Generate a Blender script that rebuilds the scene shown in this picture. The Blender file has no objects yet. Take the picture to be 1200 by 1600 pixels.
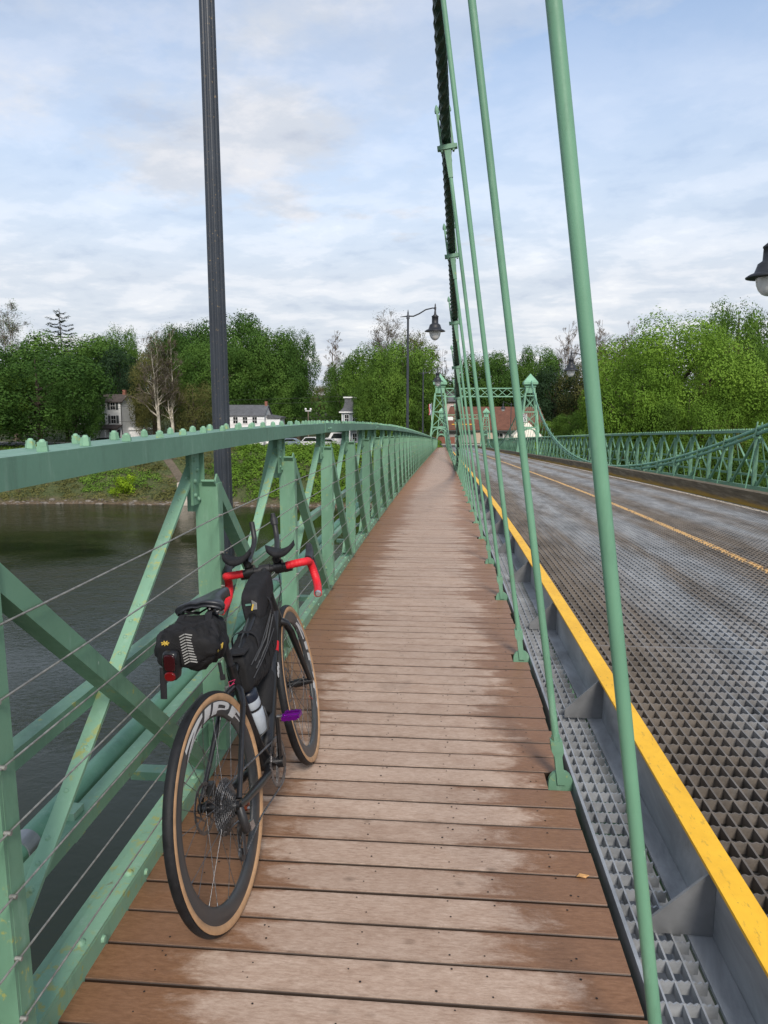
import bpy, bmesh, math, random
from mathutils import Vector, Matrix, noise
R = math.radians
PI = math.pi
scene = bpy.context.scene
COL = scene.collection

# ------------------------------------------------------------------ camera
EYE = 1.62
cam_d = bpy.data.cameras.new('camera')
cam = bpy.data.objects.new('camera', cam_d)
COL.objects.link(cam)
cam.location = (0, 0, EYE)
PITCH, YAW = R(8.715), R(4.738)
cam.rotation_euler = (PI/2 - PITCH, 0, YAW)
cam_d.sensor_fit = 'VERTICAL'
cam_d.sensor_height = 24.0
cam_d.lens = 1109/1600*24
cam_d.clip_start = 0.02
cam_d.clip_end = 4000
scene.camera = cam
scene.render.resolution_x = 768
scene.render.resolution_y = 1024
scene.view_settings.view_transform = 'Standard'
scene.view_settings.look = 'None'
scene.view_settings.gamma = 1
scene.view_settings.exposure = 0.50

CF = Vector((-math.sin(YAW)*math.cos(PITCH), math.cos(YAW)*math.cos(PITCH), -math.sin(PITCH)))
CR = Vector((math.cos(YAW), math.sin(YAW), 0))
CU = CR.cross(CF)
def at(x, y, Y):
    'point of the photograph (1200 x 1600) at distance Y along the bridge'
    v = CF + CR*(x-600)/1109 + CU*(800-y)/1109
    return Vector((0, 0, EYE)) + v*(Y/v.y)

# ------------------------------------------------------------------ world
SUN_EL, SUN_AZ = 40.0, 166.0      # azimuth: compass style, clockwise from +Y
w = bpy.data.worlds.new('World')
scene.world = w
w.use_nodes = True
nt = w.node_tree
for n in list(nt.nodes): nt.nodes.remove(n)
def N(t, **kw):
    n = nt.nodes.new(t)
    for k, v in kw.items():
        if k.startswith('i_'):
            n.inputs[int(k[2:]) if k[2:].isdigit() else k[2:].replace('_', ' ')].default_value = v
        else: setattr(n, k, v)
    return n
out = N('ShaderNodeOutputWorld'); bg = N('ShaderNodeBackground'); bg.inputs[1].default_value = 0.145
sky = N('ShaderNodeTexSky'); sky.sky_type = 'NISHITA'; sky.sun_disc = False
sky.sun_elevation = R(SUN_EL); sky.sun_rotation = R(SUN_AZ)
sky.air_density = 1.0; sky.dust_density = 1.0; sky.ozone_density = 1.2
tc = N('ShaderNodeTexCoord')
sep = N('ShaderNodeSeparateXYZ'); nt.links.new(tc.outputs['Generated'], sep.inputs[0])
# project the view direction on a cloud layer overhead
mz = N('ShaderNodeMath', operation='MAXIMUM'); mz.inputs[1].default_value = 0.0; nt.links.new(sep.outputs[2], mz.inputs[0])
az = N('ShaderNodeMath', operation='ADD'); az.inputs[1].default_value = 0.16; nt.links.new(mz.outputs[0], az.inputs[0])
dx = N('ShaderNodeMath', operation='DIVIDE'); nt.links.new(sep.outputs[0], dx.inputs[0]); nt.links.new(az.outputs[0], dx.inputs[1])
dy = N('ShaderNodeMath', operation='DIVIDE'); nt.links.new(sep.outputs[1], dy.inputs[0]); nt.links.new(az.outputs[0], dy.inputs[1])
cmb = N('ShaderNodeCombineXYZ'); nt.links.new(dx.outputs[0], cmb.inputs[0]); nt.links.new(dy.outputs[0], cmb.inputs[1])
mp = N('ShaderNodeMapping'); mp.inputs['Rotation'].default_value = (0, 0, R(25)); mp.inputs['Scale'].default_value = (1.0, 1.15, 1)
mp.inputs['Location'].default_value = (3.1, 1.7, 0)
nt.links.new(cmb.outputs[0], mp.inputs[0])
def wnoise(scale, detail, rough, dist=0.0):
    n = N('ShaderNodeTexNoise'); n.inputs['Scale'].default_value = scale; n.inputs['Detail'].default_value = detail
    n.inputs['Roughness'].default_value = rough; n.inputs['Distortion'].default_value = dist
    nt.links.new(mp.outputs[0], n.inputs['Vector']); return n
n1 = wnoise(0.9, 8, 0.60, 0.1)      # cover
n2 = wnoise(2.6, 9, 0.60, 0.15)       # shade inside the cloud
def wramp(src, pts, interp='EASE'):
    r = N('ShaderNodeValToRGB'); cr = r.color_ramp; cr.interpolation = interp
    while len(cr.elements) < len(pts): cr.elements.new(0.5)
    for e, (p, c) in zip(cr.elements, pts): e.position = p; e.color = (*c, 1)
    nt.links.new(src, r.inputs[0]); return r
cover = wramp(n1.outputs[0], [(0.37, (0.03,)*3), (0.50, (0.52,)*3), (0.64, (0.97,)*3)])
cc = wramp(n2.outputs[0], [(0.32, (0.66, 0.72, 0.84)), (0.46, (0.80, 0.85, 0.94)), (0.58, (0.96, 0.975, 1.03)), (0.70, (1.10, 1.09, 1.10))])
hz = wramp(sep.outputs[2], [(0.0, (1.0,)*3), (0.16, (0.90,)*3), (0.50, (0.0,)*3)], 'LINEAR')
cmx = N('ShaderNodeMath', operation='MAXIMUM'); nt.links.new(cover.outputs[0], cmx.inputs[0]); nt.links.new(hz.outputs[0], cmx.inputs[1])
csc = N('ShaderNodeVectorMath', operation='SCALE'); csc.inputs['Scale'].default_value = 4.2; nt.links.new(cc.outputs[0], csc.inputs[0])
ssc = N('ShaderNodeVectorMath', operation='MULTIPLY'); ssc.inputs[1].default_value = (1.22, 1.16, 1.10); nt.links.new(sky.outputs[0], ssc.inputs[0])
mixc = N('ShaderNodeMix', data_type='RGBA')
nt.links.new(cmx.outputs[0], mixc.inputs['Factor']); nt.links.new(ssc.outputs[0], mixc.inputs[6]); nt.links.new(csc.outputs[0], mixc.inputs[7])
nt.links.new(mixc.outputs[2], bg.inputs[0]); nt.links.new(bg.outputs[0], out.inputs[0])

sun_d = bpy.data.lights.new('sun', 'SUN'); sun = bpy.data.objects.new('sun', sun_d); COL.objects.link(sun)
sun_d.energy = 2.3; sun_d.angle = R(14); sun_d.color = (1.0, 0.93, 0.84)
az_ = R(SUN_AZ)
sd = Vector((math.sin(az_)*math.cos(R(SUN_EL)), math.cos(az_)*math.cos(R(SUN_EL)), math.sin(R(SUN_EL))))
sun.rotation_euler = sd.to_track_quat('Z', 'Y').to_euler()

# ------------------------------------------------------------------ helpers
def prof(Y):
    'height of the cambered deck'
    if Y <= 2: return 0.0
    u = Y-2
    return -0.052*(u - 7*(1-math.exp(-u/7)))
ST = 1.575; Y0 = 1.37
def sy(k): return Y0 + ST*k
AX = 3.45                     # axis of the bridge

class MB:
    def __init__(s): s.v = []; s.f = []; s.m = []; s.s = []
    def add(s, vs, fs, mi=0, smooth=False):
        b = len(s.v); s.v += [tuple(p) for p in vs]
        for f in fs: s.f.append(tuple(b+i for i in f)); s.m.append(mi); s.s.append(smooth)
    def hexa(s, p, mi=0):   # p: 8 points, bottom ring 0-3, top ring 4-7
        s.add(p, [(3,2,1,0),(4,5,6,7),(0,1,5,4),(1,2,6,5),(2,3,7,6),(3,0,4,7)], mi)
    def box(s, x0,x1,y0,y1,z0,z1, mi=0, dz0=0.0, dz1=0.0):
        'axis box; dz0/dz1 are height offsets at y0 / y1'
        s.hexa([(x0,y0,z0+dz0),(x1,y0,z0+dz0),(x1,y1,z0+dz1),(x0,y1,z0+dz1),(x0,y0,z1+dz0),(x1,y0,z1+dz0),(x1,y1,z1+dz1),(x0,y1,z1+dz1)], mi)
    def beam(s, p0, p1, w, h, up=(0,0,1), mi=0, w1=None, h1=None):
        p0 = Vector(p0); p1 = Vector(p1); d = (p1-p0).normalized(); up = Vector(up)
        a = d.cross(up)
        if a.length < 1e-5: a = d.cross(Vector((1,0,0)))
        a.normalize(); b = a.cross(d)
        w1 = w if w1 is None else w1; h1 = h if h1 is None else h1
        q = []
        for p, ww, hh in ((p0,w,h),(p1,w1,h1)):
            q += [p-a*ww/2-b*hh/2, p+a*ww/2-b*hh/2, p+a*ww/2+b*hh/2, p-a*ww/2+b*hh/2]
        s.add(q, [(0,1,2,3),(7,6,5,4),(0,4,5,1),(1,5,6,2),(2,6,7,3),(3,7,4,0)], mi)
    def tube(s, pts, rad, n=8, mi=0, cap=True, smooth=True, closed=False, sq=None):
        pts = [Vector(p) for p in pts]
        if not hasattr(rad, '__len__'): rad = [rad]*len(pts)
        m = len(pts); rings = []
        t0 = (pts[1]-pts[0]).normalized()
        a = t0.orthogonal().normalized() if sq is None else (Vector(sq) - Vector(sq).dot(t0)*t0).normalized()
        for i in range(m):
            if closed: t = (pts[(i+1)%m]-pts[i-1]).normalized()
            elif i == 0: t = t0
            elif i == m-1: t = (pts[-1]-pts[-2]).normalized()
            else:
                t = (pts[i+1]-pts[i-1])
                t = t.normalized() if t.length > 1e-9 else t0
            a = (a - a.dot(t)*t); a.normalize(); b = t.cross(a)
            r = rad[i]; ra, rb = (r if hasattr(r, '__len__') else (r, r))
            rings.append([pts[i]+a*math.cos(2*PI*j/n)*ra+b*math.sin(2*PI*j/n)*rb for j in range(n)])
        vs = [p for r_ in rings for p in r_]; fs = []
        for i in range(m if closed else m-1):
            i2 = (i+1) % m
            for j in range(n): fs.append((i*n+j, i*n+(j+1)%n, i2*n+(j+1)%n, i2*n+j))
        s.add(vs, fs, mi, smooth)
        if cap and not closed:
            s.add(rings[0], [tuple(range(n-1,-1,-1))], mi); s.add(rings[-1], [tuple(range(n))], mi)
    def cyl(s, p0, p1, r0, r1=None, n=12, mi=0, smooth=True):
        s.tube([p0,p1], [r0, r0 if r1 is None else r1], n, mi, True, smooth)
    def lathe(s, prof_, mat=None, n=16, mi=0, smooth=True):
        'prof_: (r, z) pairs revolved about z, then mat applied'
        M = mat or Matrix(); vs = []; fs = []
        for r, z in prof_:
            for j in range(n): vs.append(M @ Vector((r*math.cos(2*PI*j/n), r*math.sin(2*PI*j/n), z)))
        for i in range(len(prof_)-1):
            for j in range(n): fs.append((i*n+j, i*n+(j+1)%n, (i+1)*n+(j+1)%n, (i+1)*n+j))
        s.add(vs, fs, mi, smooth)
        s.add(vs[:n], [tuple(range(n-1,-1,-1))], mi); s.add(vs[-n:], [tuple(range(n))], mi)
    def prism(s, poly, d, mi=0, mat=None):
        'poly in (x,z) extruded along y by +-d/2'
        M = mat or Matrix(); n = len(poly)
        vs = [M @ Vector((x,-d/2,z)) for x,z in poly] + [M @ Vector((x,d/2,z)) for x,z in poly]
        fs = [tuple(range(n)), tuple(range(2*n-1,n-1,-1))] + [((i+1)%n, i, n+i, n+(i+1)%n) for i in range(n)]
        s.add(vs, fs, mi)
    def build(s, name, mats, parent=None, origin=None, link=True):
        o0 = Vector(origin) if origin is not None else (Vector(parent['_o']) if parent is not None and '_o' in parent else Vector((0,0,0)))
        me = bpy.data.meshes.new(name)
        me.from_pydata([(x-o0.x, y-o0.y, z-o0.z) for x,y,z in s.v], [], s.f)
        mats = mats if isinstance(mats, (list, tuple)) else [mats]
        for m in mats: me.materials.append(m)
        me.polygons.foreach_set('material_index', s.m)
        me.polygons.foreach_set('use_smooth', s.s)
        me.update()
        o = bpy.data.objects.new(name, me)
        if link: COL.objects.link(o)
        if parent is not None:
            o.parent = parent
            if origin is not None and '_o' in parent: o.location = o0 - Vector(parent['_o'])
        else: o.location = o0
        return o

ROOTS = []
def thing(name, label, cat, loc=(0,0,0), group=None):
    o = bpy.data.objects.new(name, None); COL.objects.link(o); o.empty_display_size = 0.2
    o.location = loc; o['_o'] = tuple(loc); o['label'] = label; o['category'] = cat
    if group: o['group'] = group
    ROOTS.append(o)
    return o
def tag(o, label, cat, group=None, kind=None):
    o['label'] = label; o['category'] = cat
    if group: o['group'] = group
    if kind: o['kind'] = kind
    return o
def struct(o): o['kind'] = 'structure'; return o

# ------------------------------------------------------------------ materials
class Mat:
    def __init__(s, name):
        s.m = bpy.data.materials.new(name); s.m.use_nodes = True; s.t = s.m.node_tree
        s.b = s.t.nodes['Principled BSDF']; s.geo = None
    def node(s, t, **kw):
        n = s.t.nodes.new(t)
        for k, v in kw.items(): setattr(n, k, v)
        return n
    def link(s, a, b): s.t.links.new(a, b)
    def pos(s, scale=(1,1,1), obj=False, rot=(0,0,0)):
        if obj:
            g = s.node('ShaderNodeTexCoord').outputs['Object']
        else:
            g = s.node('ShaderNodeNewGeometry').outputs['Position']
        mp = s.node('ShaderNodeMapping'); mp.inputs['Scale'].default_value = scale; mp.inputs['Rotation'].default_value = rot
        s.link(g, mp.inputs[0]); return mp.outputs[0]
    def noise(s, vec, scale, detail=4, rough=0.55, dist=0.0):
        n = s.node('ShaderNodeTexNoise'); n.inputs['Scale'].default_value = scale; n.inputs['Detail'].default_value = detail
        n.inputs['Roughness'].default_value = rough; n.inputs['Distortion'].default_value = dist
        s.link(vec, n.inputs['Vector']); return n.outputs[0]
    def ramp(s, fac, pts, interp='LINEAR'):
        r = s.node('ShaderNodeValToRGB'); cr = r.color_ramp; cr.interpolation = interp
        while len(cr.elements) < len(pts): cr.elements.new(0.5)
        for e, (p, c) in zip(cr.elements, pts):
            e.position = p; e.color = (*(c if hasattr(c, '__len__') else (c,)*3), 1)
        s.link(fac, r.inputs[0]); return r.outputs[0]
    def mix(s, fac, a, b, mode='MIX'):
        n = s.node('ShaderNodeMix', data_type='RGBA', blend_type=mode)
        for val, idx in ((fac, 0), (a, 6), (b, 7)):
            if hasattr(val, 'is_output') or isinstance(val, bpy.types.NodeSocket): s.link(val, n.inputs[idx])
            elif idx == 0: n.inputs[0].default_value = val
            else: n.inputs[idx].default_value = (*val, 1)
        return n.outputs[2]
    def math(s, op, a, b=None, c=None):
        n = s.node('ShaderNodeMath', operation=op)
        for i, v in enumerate((a, b, c)):
            if v is None: continue
            if isinstance(v, bpy.types.NodeSocket): s.link(v, n.inputs[i])
            else: n.inputs[i].default_value = v
        return n.outputs[0]
    def bump(s, h, strength=0.3, dist=0.01):
        n = s.node('ShaderNodeBump'); n.inputs['Strength'].default_value = strength; n.inputs['Distance'].default_value = dist
        s.link(h, n.inputs['Height']); s.link(n.outputs[0], s.b.inputs['Normal'])
    def set(s, col=None, rough=None, metal=None, spec=None):
        for v, k in ((col, 'Base Color'), (rough, 'Roughness'), (metal, 'Metallic'), (spec, 'Specular IOR Level')):
            if v is None: continue
            if isinstance(v, bpy.types.NodeSocket): s.link(v, s.b.inputs[k])
            elif k == 'Base Color': s.b.inputs[k].default_value = (*v, 1)
            else: s.b.inputs[k].default_value = v
        return s
def lin(r, g, b): return tuple(((c/255)/12.92 if c/255 <= 0.04045 else ((c/255+0.055)/1.055)**2.4) for c in (r,g,b))

def mottled(name, c, rough=0.5, amt=0.15, scale=8, metal=0.0, bump=0.0, spec=None):
    m = Mat(name); p = m.pos()
    n = m.noise(p, scale, 5, 0.6)
    lo = tuple(x*(1-amt) for x in c); hi = tuple(min(1, x*(1+amt)) for x in c)
    m.set(m.ramp(n, [(0.35, lo), (0.65, hi)]), m.ramp(n, [(0.3, max(0.02, rough-0.08)), (0.7, min(1, rough+0.08))]), metal, spec)
    if bump: m.bump(m.noise(p, scale*6, 4), bump, 0.004)
    return m.m

def green_paint(name, base, lichen=0.0, rust=0.5, dark=False):
    m = Mat(name); p = m.pos()
    big = m.noise(p, 1.3, 5, 0.6); fine = m.noise(p, 30, 6, 0.65)
    c = m.ramp(big, [(0.32, tuple(x*0.82 for x in base)), (0.55, base), (0.72, tuple(min(1, x*1.14+0.01) for x in base))])
    # chalky streaks
    ch = m.ramp(m.noise(m.pos((7, 7, 1.2)), 3.0, 6, 0.7), [(0.56, 0.0), (0.74, 0.35)])
    c = m.mix(ch, c, (0.36, 0.50, 0.40))
    gr = m.ramp(m.noise(m.pos((5, 5, 0.8)), 2.2, 7, 0.75), [(0.54, 0.0), (0.72, 0.45)])
    c = m.mix(gr, c, tuple(x*0.45 for x in base))
    if lichen:
        l = m.ramp(m.noise(p, 26, 6, 0.7), [(0.62-0.10*lichen, 0.0), (0.68-0.08*lichen, 0.8)])
        l2 = m.math('MULTIPLY', l, m.ramp(m.noise(p, 3.1, 3), [(0.45, 0.0), (0.58, 1.0)]))
        c = m.mix(l2, c, (0.36, 0.36, 0.09))
    # chips and rust freckles
    r1 = m.ramp(m.noise(p, 55, 3, 0.6), [(0.735, 0.0), (0.76, rust)])
    c = m.mix(r1, c, (0.10, 0.045, 0.02))
    r2 = m.math('MULTIPLY', m.ramp(m.noise(p, 9, 6, 0.75), [(0.62, 0.0), (0.69, rust)]), m.ramp(m.noise(p, 1.1, 3), [(0.52, 0.0), (0.60, 1.0)]))
    c = m.mix(r2, c, (0.17, 0.085, 0.035))
    wch = m.ramp(m.noise(m.pos((1, 1, 0.5)), 42, 4, 0.65), [(0.72, 0.0), (0.75, 0.5)])
    c = m.mix(wch, c, (0.55, 0.66, 0.56))
    m.set(c, m.ramp(fine, [(0.3, 0.42), (0.7, 0.62)]), 0.0, 0.4)
    m.bump(fine, 0.18, 0.002)
    return m.m

GREEN = green_paint('green_paint', (0.148, 0.292, 0.192), 0.30, 0.65)
GREEN_L = green_paint('green_paint_lichen', (0.205, 0.375, 0.250), 0.8, 0.8)
GREEN_D = green_paint('cable_green', (0.020, 0.055, 0.032), 0.0, 0.2)
GREEN_P = green_paint('pipe_green', (0.150, 0.335, 0.225), 0.0, 0.15)
GREEN_C = green_paint('chord_green', (0.132, 0.262, 0.188), 0.0, 0.3)
GREEN_T = green_paint('tower_green', (0.200, 0.400, 0.265), 0.0, 0.2)
WIRE = mottled('wire_steel', (0.24, 0.235, 0.215), 0.45, 0.3, 40, 0.3)
BLACK_PAINT = mottled('lamp_black', (0.014, 0.016, 0.020), 0.5, 0.25, 20)
GALV = None
def galv(name, c, amt=0.35):
    m = Mat(name); p = m.pos((1, 0.5, 1))
    n = m.noise(p, 5, 8, 0.7, 0.6); n2 = m.noise(m.pos(), 60, 3)
    col = m.ramp(n, [(0.3, tuple(x*(1-amt) for x in c)), (0.5, c), (0.7, tuple(x*(1+amt) for x in c))])
    st = m.ramp(m.noise(m.pos(), 3.3, 5, 0.7), [(0.62, 0.0), (0.70, 0.5)])
    col = m.mix(st, col, (0.11, 0.085, 0.06))
    m.set(col, m.ramp(n, [(0.3, 0.38), (0.7, 0.6)]), 0.35); m.bump(n2, 0.15, 0.002)
    return m.m
GALV = galv('galvanised_steel', (0.33, 0.345, 0.36), 0.40)
def yellow_mat():
    m = Mat('yellow_paint'); p = m.pos()
    c = m.ramp(m.noise(p, 5, 6, 0.7), [(0.3, (0.72, 0.38, 0.012)), (0.6, (0.86, 0.48, 0.020))])
    c = m.mix(m.ramp(m.noise(m.pos((3, 1, 1)), 16, 6, 0.7), [(0.58, 0.0), (0.66, 0.55)]), c, (0.30, 0.17, 0.03))
    c = m.mix(m.ramp(m.noise(p, 70, 3, 0.6), [(0.70, 0.0), (0.73, 0.8)]), c, (0.10, 0.085, 0.07))
    m.set(c, 0.55); m.bump(m.noise(p, 60, 3), 0.15, 0.002); return m.m
YELLOW = yellow_mat()
STEEL = mottled('bare_steel', (0.45, 0.45, 0.46), 0.3, 0.2, 30, 0.9)

def carpaint(name, c, rough=0.3): 
    m = Mat(name); m.set(c, rough, 0.0); return m.m
# ================================================================== GROUND, RIVER, ROADS
WZ = -14.0
def bankY(x): return 106 + 3.0*math.sin(x*0.031+1.0) + 2.0*math.sin(x*0.083) + (max(0, x-10)*-0.05 if x < 160 else -7.5)
def ground_z(x, y):
    n = noise.noise(Vector((x*0.06, y*0.06, 3.3)))
    if y > 40:
        b = bankY(x); d = y - b
        if d < 0: return max(WZ-3.5, WZ + d*0.35)
        if d < 16:
            t = d/16; z = WZ + 7.3*(0.35*t + 0.65*(t*t*(3-2*t))) + n*0.9*min(1, d/4)
        elif d < 52: z = -6.7 + 0.25*n + (d-16)*0.006
        else:
            t = min(1, (d-52)/120); z = -6.5 + 11*(t*t*(3-2*t)) + n*1.2
        return z
    d = -28 - y
    if d < 0: return max(WZ-3.5, WZ + d*0.35)
    return min(-3.5, WZ + d*0.7) + n*0.4
def ground_mat():
    m = Mat('bank_soil'); p = m.pos()
    n = m.noise(p, 0.35, 6, 0.7); n2 = m.noise(p, 2.6, 6, 0.7)
    g = m.ramp(n2, [(0.3, (0.026, 0.038, 0.010)), (0.5, (0.060, 0.078, 0.022)), (0.7, (0.115, 0.115, 0.048))])
    b = m.ramp(n2, [(0.35, (0.055, 0.038, 0.022)), (0.65, (0.16, 0.115, 0.07))])
    s = m.node('ShaderNodeSeparateXYZ'); m.link(m.pos(), s.inputs[0])
    low = m.ramp(m.math('ADD', m.math('MULTIPLY', m.math('ADD', s.outputs[2], 14.3), 0.55), m.math('MULTIPLY', n, 0.6)), [(0.55, 1.0), (1.0, 0.0)])
    f = m.math('MAXIMUM', low, m.ramp(n, [(0.58, 0.0), (0.66, 0.85)]))
    m.set(m.mix(f, g, b), 0.95); m.bump(n2, 0.8, 0.3)
    return m.m
def sheet(xs, ys, fz):
    mb = MB(); nx = len(xs); vs = [(x, y, fz(x, y)) for y in ys for x in xs]
    mb.add(vs, [(j*nx+i, j*nx+i+1, (j+1)*nx+i+1, (j+1)*nx+i) for j in range(len(ys)-1) for i in range(nx-1)], 0, True)
    return mb
def span(a, b, n): return [a+(b-a)*i/n for i in range(n+1)]
xs = span(-1500, -200, 8)[:-1] + span(-200, 260, 150) + span(260, 1500, 8)[1:]
ys = span(-700, -60, 6)[:-1] + span(-60, 90, 20)[:-1] + span(90, 190, 70)[:-1] + span(190, 300, 16)[:-1] + span(300, 2200, 8)
struct(sheet(xs, ys, ground_z).build('ground', ground_mat()))

def water_mat():
    m = Mat('river_water'); p = m.pos()
    a = m.noise(m.pos((1.0, 1.35, 1), rot=(0, 0, R(20))), 2.3, 4, 0.62, 0.8)
    b = m.noise(m.pos((0.35, 0.5, 1)), 1.1, 3, 0.6, 0.3)
    cc_ = m.noise(m.pos((1, 1.5, 1), rot=(0, 0, R(-25))), 7.0, 3, 0.6)
    h = m.math('ADD', m.math('MULTIPLY', a, 0.55), m.math('ADD', m.math('MULTIPLY', b, 1.0), m.math('MULTIPLY', cc_, 0.14)))
    n = m.node('ShaderNodeBump'); n.inputs['Strength'].default_value = 0.5
    st = m.ramp(m.noise(m.pos((0.4, 1, 1)), 0.06, 3, 0.6), [(0.40, 0.05), (0.62, 0.42)])
    m.link(st, n.inputs['Strength'])
    n.inputs['Distance'].default_value = 0.28
    m.link(h, n.inputs['Height']); m.link(n.outputs[0], m.b.inputs['Normal'])
    m.set((0.012, 0.017, 0.008), 0.045, 0.0, 0.5); m.b.inputs['IOR'].default_value = 1.33
    return m.m
mb = MB(); mb.add([(-1500,-60,WZ),(1500,-60,WZ),(1500,135,WZ),(-1500,135,WZ)], [(0,1,2,3)])
struct(mb.build('water', water_mat()))

ASPH = mottled('asphalt', (0.075, 0.075, 0.078), 0.85, 0.25, 3, 0, 0.3)
def strip(x0, x1, ya, yb, dz, n=20, mi=0, mb=None):
    mb = mb or MB(); ysx = span(ya, yb, n)
    mb.add([(x, y, prof(y)+dz) for y in ysx for x in (x0, x1)], [(2*i, 2*i+1, 2*i+3, 2*i+2) for i in range(n)], mi)
    return mb
# street on the far shore, parallel to the river
mb = MB(); xs_ = span(-190, 250, 60)
def street_z(x): return -6.45
mb.add([(x, y, street_z(x)) for x in xs_ for y in (131.5, 139.5)], [(2*i, 2*i+2, 2*i+3, 2*i+1) for i in range(60)])
struct(mb.build('street', ASPH))
mb = MB()
mb.add([(x, y, street_z(x)+0.12) for x in xs_ for y in (139.7, 141.7)], [(2*i, 2*i+2, 2*i+3, 2*i+1) for i in range(60)])
mb.add([(x, 139.7, z) for x in xs_ for z in (street_z(x)-0.1, street_z(x)+0.12)], [(2*i, 2*i+2, 2*i+3, 2*i+1) for i in range(60)])
struct(mb.build('pavement', mottled('concrete_walk', (0.34, 0.33, 0.30), 0.9, 0.15, 2)))
YEND = 131.0
mb = strip(0.9, 6.0, YEND, 132.2, 0.0, 2)
struct(mb.build('road_approach', ASPH))

# ------------------------------------------------------------------ wooden walkway
PL = 0.1418
def plank_mat():
    m = Mat('deck_planks')
    P = m.node('ShaderNodeNewGeometry').outputs['Position']
    s = m.node('ShaderNodeSeparateXYZ'); m.link(P, s.inputs[0]); X, Y, Z = s.outputs
    idx = m.math('FLOOR', m.math('DIVIDE', m.math('SUBTRACT', Y, 0.0165), PL))
    wn = m.node('ShaderNodeTexWhiteNoise', noise_dimensions='1D'); m.link(idx, wn.inputs['W'])
    cid = m.node('ShaderNodeCombineXYZ'); m.link(m.math('MULTIPLY', idx, 3.7), cid.inputs[2])
    vadd = m.node('ShaderNodeVectorMath', operation='ADD'); m.link(P, vadd.inputs[0]); m.link(cid.outputs[0], vadd.inputs[1])
    def nz(scl, scale, det, rough, dist=0):
        mp = m.node('ShaderNodeMapping'); mp.inputs['Scale'].default_value = scl; m.link(vadd.outputs[0], mp.inputs[0])
        return m.noise(mp.outputs[0], scale, det, rough, dist)
    grain = nz((5, 22, 1), 6, 9, 0.78, 0.2); blot = nz((2.2, 4.5, 1), 2.6, 9, 0.72, 0.3); fibre = nz((16, 70, 1), 9, 4, 0.75)
    # dry bleached middle, damp brown ends; each board dries to its own outline
    xc = m.math('ABSOLUTE', m.math('ADD', X, 0.17))
    wob = m.math('MULTIPLY', m.math('SUBTRACT', wn.outputs['Value'], 0.5), 0.18)
    edge = m.math('SUBTRACT', m.math('ADD', xc, wob), m.math('MULTIPLY', m.math('SUBTRACT', blot, 0.5), 0.62))
    fy = m.math('FRACT', m.math('DIVIDE', m.math('SUBTRACT', Y, 0.0165), PL))
    ey = m.math('ABSOLUTE', m.math('SUBTRACT', fy, 0.5))
    edge = m.math('ADD', edge, m.math('MULTIPLY', m.ramp(ey, [(0.30, 0.0), (0.5, 1.0)]), m.math('ADD', 0.05, m.math('MULTIPLY', wn.outputs['Value'], 0.22))))
    dry = m.ramp(edge, [(0.36, 1.0), (0.56, 0.0)], 'EASE')
    wet_c = m.ramp(grain, [(0.3, (0.140, 0.066, 0.031)), (0.5, (0.215, 0.108, 0.055)), (0.7, (0.285, 0.155, 0.085))])
    dry_c = m.ramp(grain, [(0.3, (0.300, 0.205, 0.148)), (0.5, (0.450, 0.330, 0.252)), (0.72, (0.580, 0.450, 0.360))])
    far = m.ramp(m.math('DIVIDE', Y, 60.0), [(0.05, 0.0), (0.22, 1.0)])
    wet_c = m.mix(m.math('MULTIPLY', far, 0.60), wet_c, (0.36, 0.180, 0.095))  # bright sheen of the distant boards put into the damp colour
    c = m.mix(m.math('MULTIPLY', dry, m.ramp(blot, [(0.25, 0.55), (0.6, 1.0)])), wet_c, dry_c)
    c = m.mix(m.ramp(fibre, [(0.62, 0.0), (0.80, 0.55)]), c, (0.12, 0.075, 0.05))
    c = m.mix(m.ramp(m.noise(P, 1.7, 4, 0.7), [(0.60, 0.0), (0.70, 0.35)]), c, (0.13, 0.085, 0.06))
    c = m.mix(m.math('MULTIPLY', m.ramp(ey, [(0.36, 0.0), (0.49, 0.75)]), m.math('MULTIPLY', m.ramp(blot, [(0.3, 1.0), (0.62, 0.1)]), m.math('SUBTRACT', 1.0, far))), c, (0.085, 0.052, 0.034))
    vo = m.node('ShaderNodeTexVoronoi'); vo.inputs['Scale'].default_value = 4.5; m.link(m.pos((1, 1.5, 1)), vo.inputs['Vector'])
    vd = m.math('ADD', vo.outputs['Distance'], m.math('MULTIPLY', m.math('SUBTRACT', m.noise(P, 30, 4, 0.6), 0.5), 0.10))
    c = m.mix(m.ramp(vd, [(0.03, 0.55), (0.12, 0.0)]), c, (0.11, 0.07, 0.045))
    c = m.mix(m.math('MULTIPLY', wn.outputs['Value'], m.math('SUBTRACT', 0.22, m.math('MULTIPLY', far, 0.12))), c, (0.17, 0.10, 0.065))
    c = m.mix(m.ramp(ey, [(0.448, 0.0), (0.466, 0.93)]), c, (0.022, 0.014, 0.010))  # shade of the gaps painted onto the bevelled board edges
    m.set(c, m.ramp(dry, [(0.0, 0.46), (1.0, 0.66)]), 0.0, 0.35)
    m.bump(m.math('ADD', grain, m.math('MULTIPLY', fibre, 0.5)), 0.35, 0.003)
    return m.m
PLANK = plank_mat(); HOLE = mottled('screw_hole', (0.018, 0.012, 0.010), 0.9, 0.2)
rnd = random.Random(5)
mb = MB()
k = -12
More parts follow.
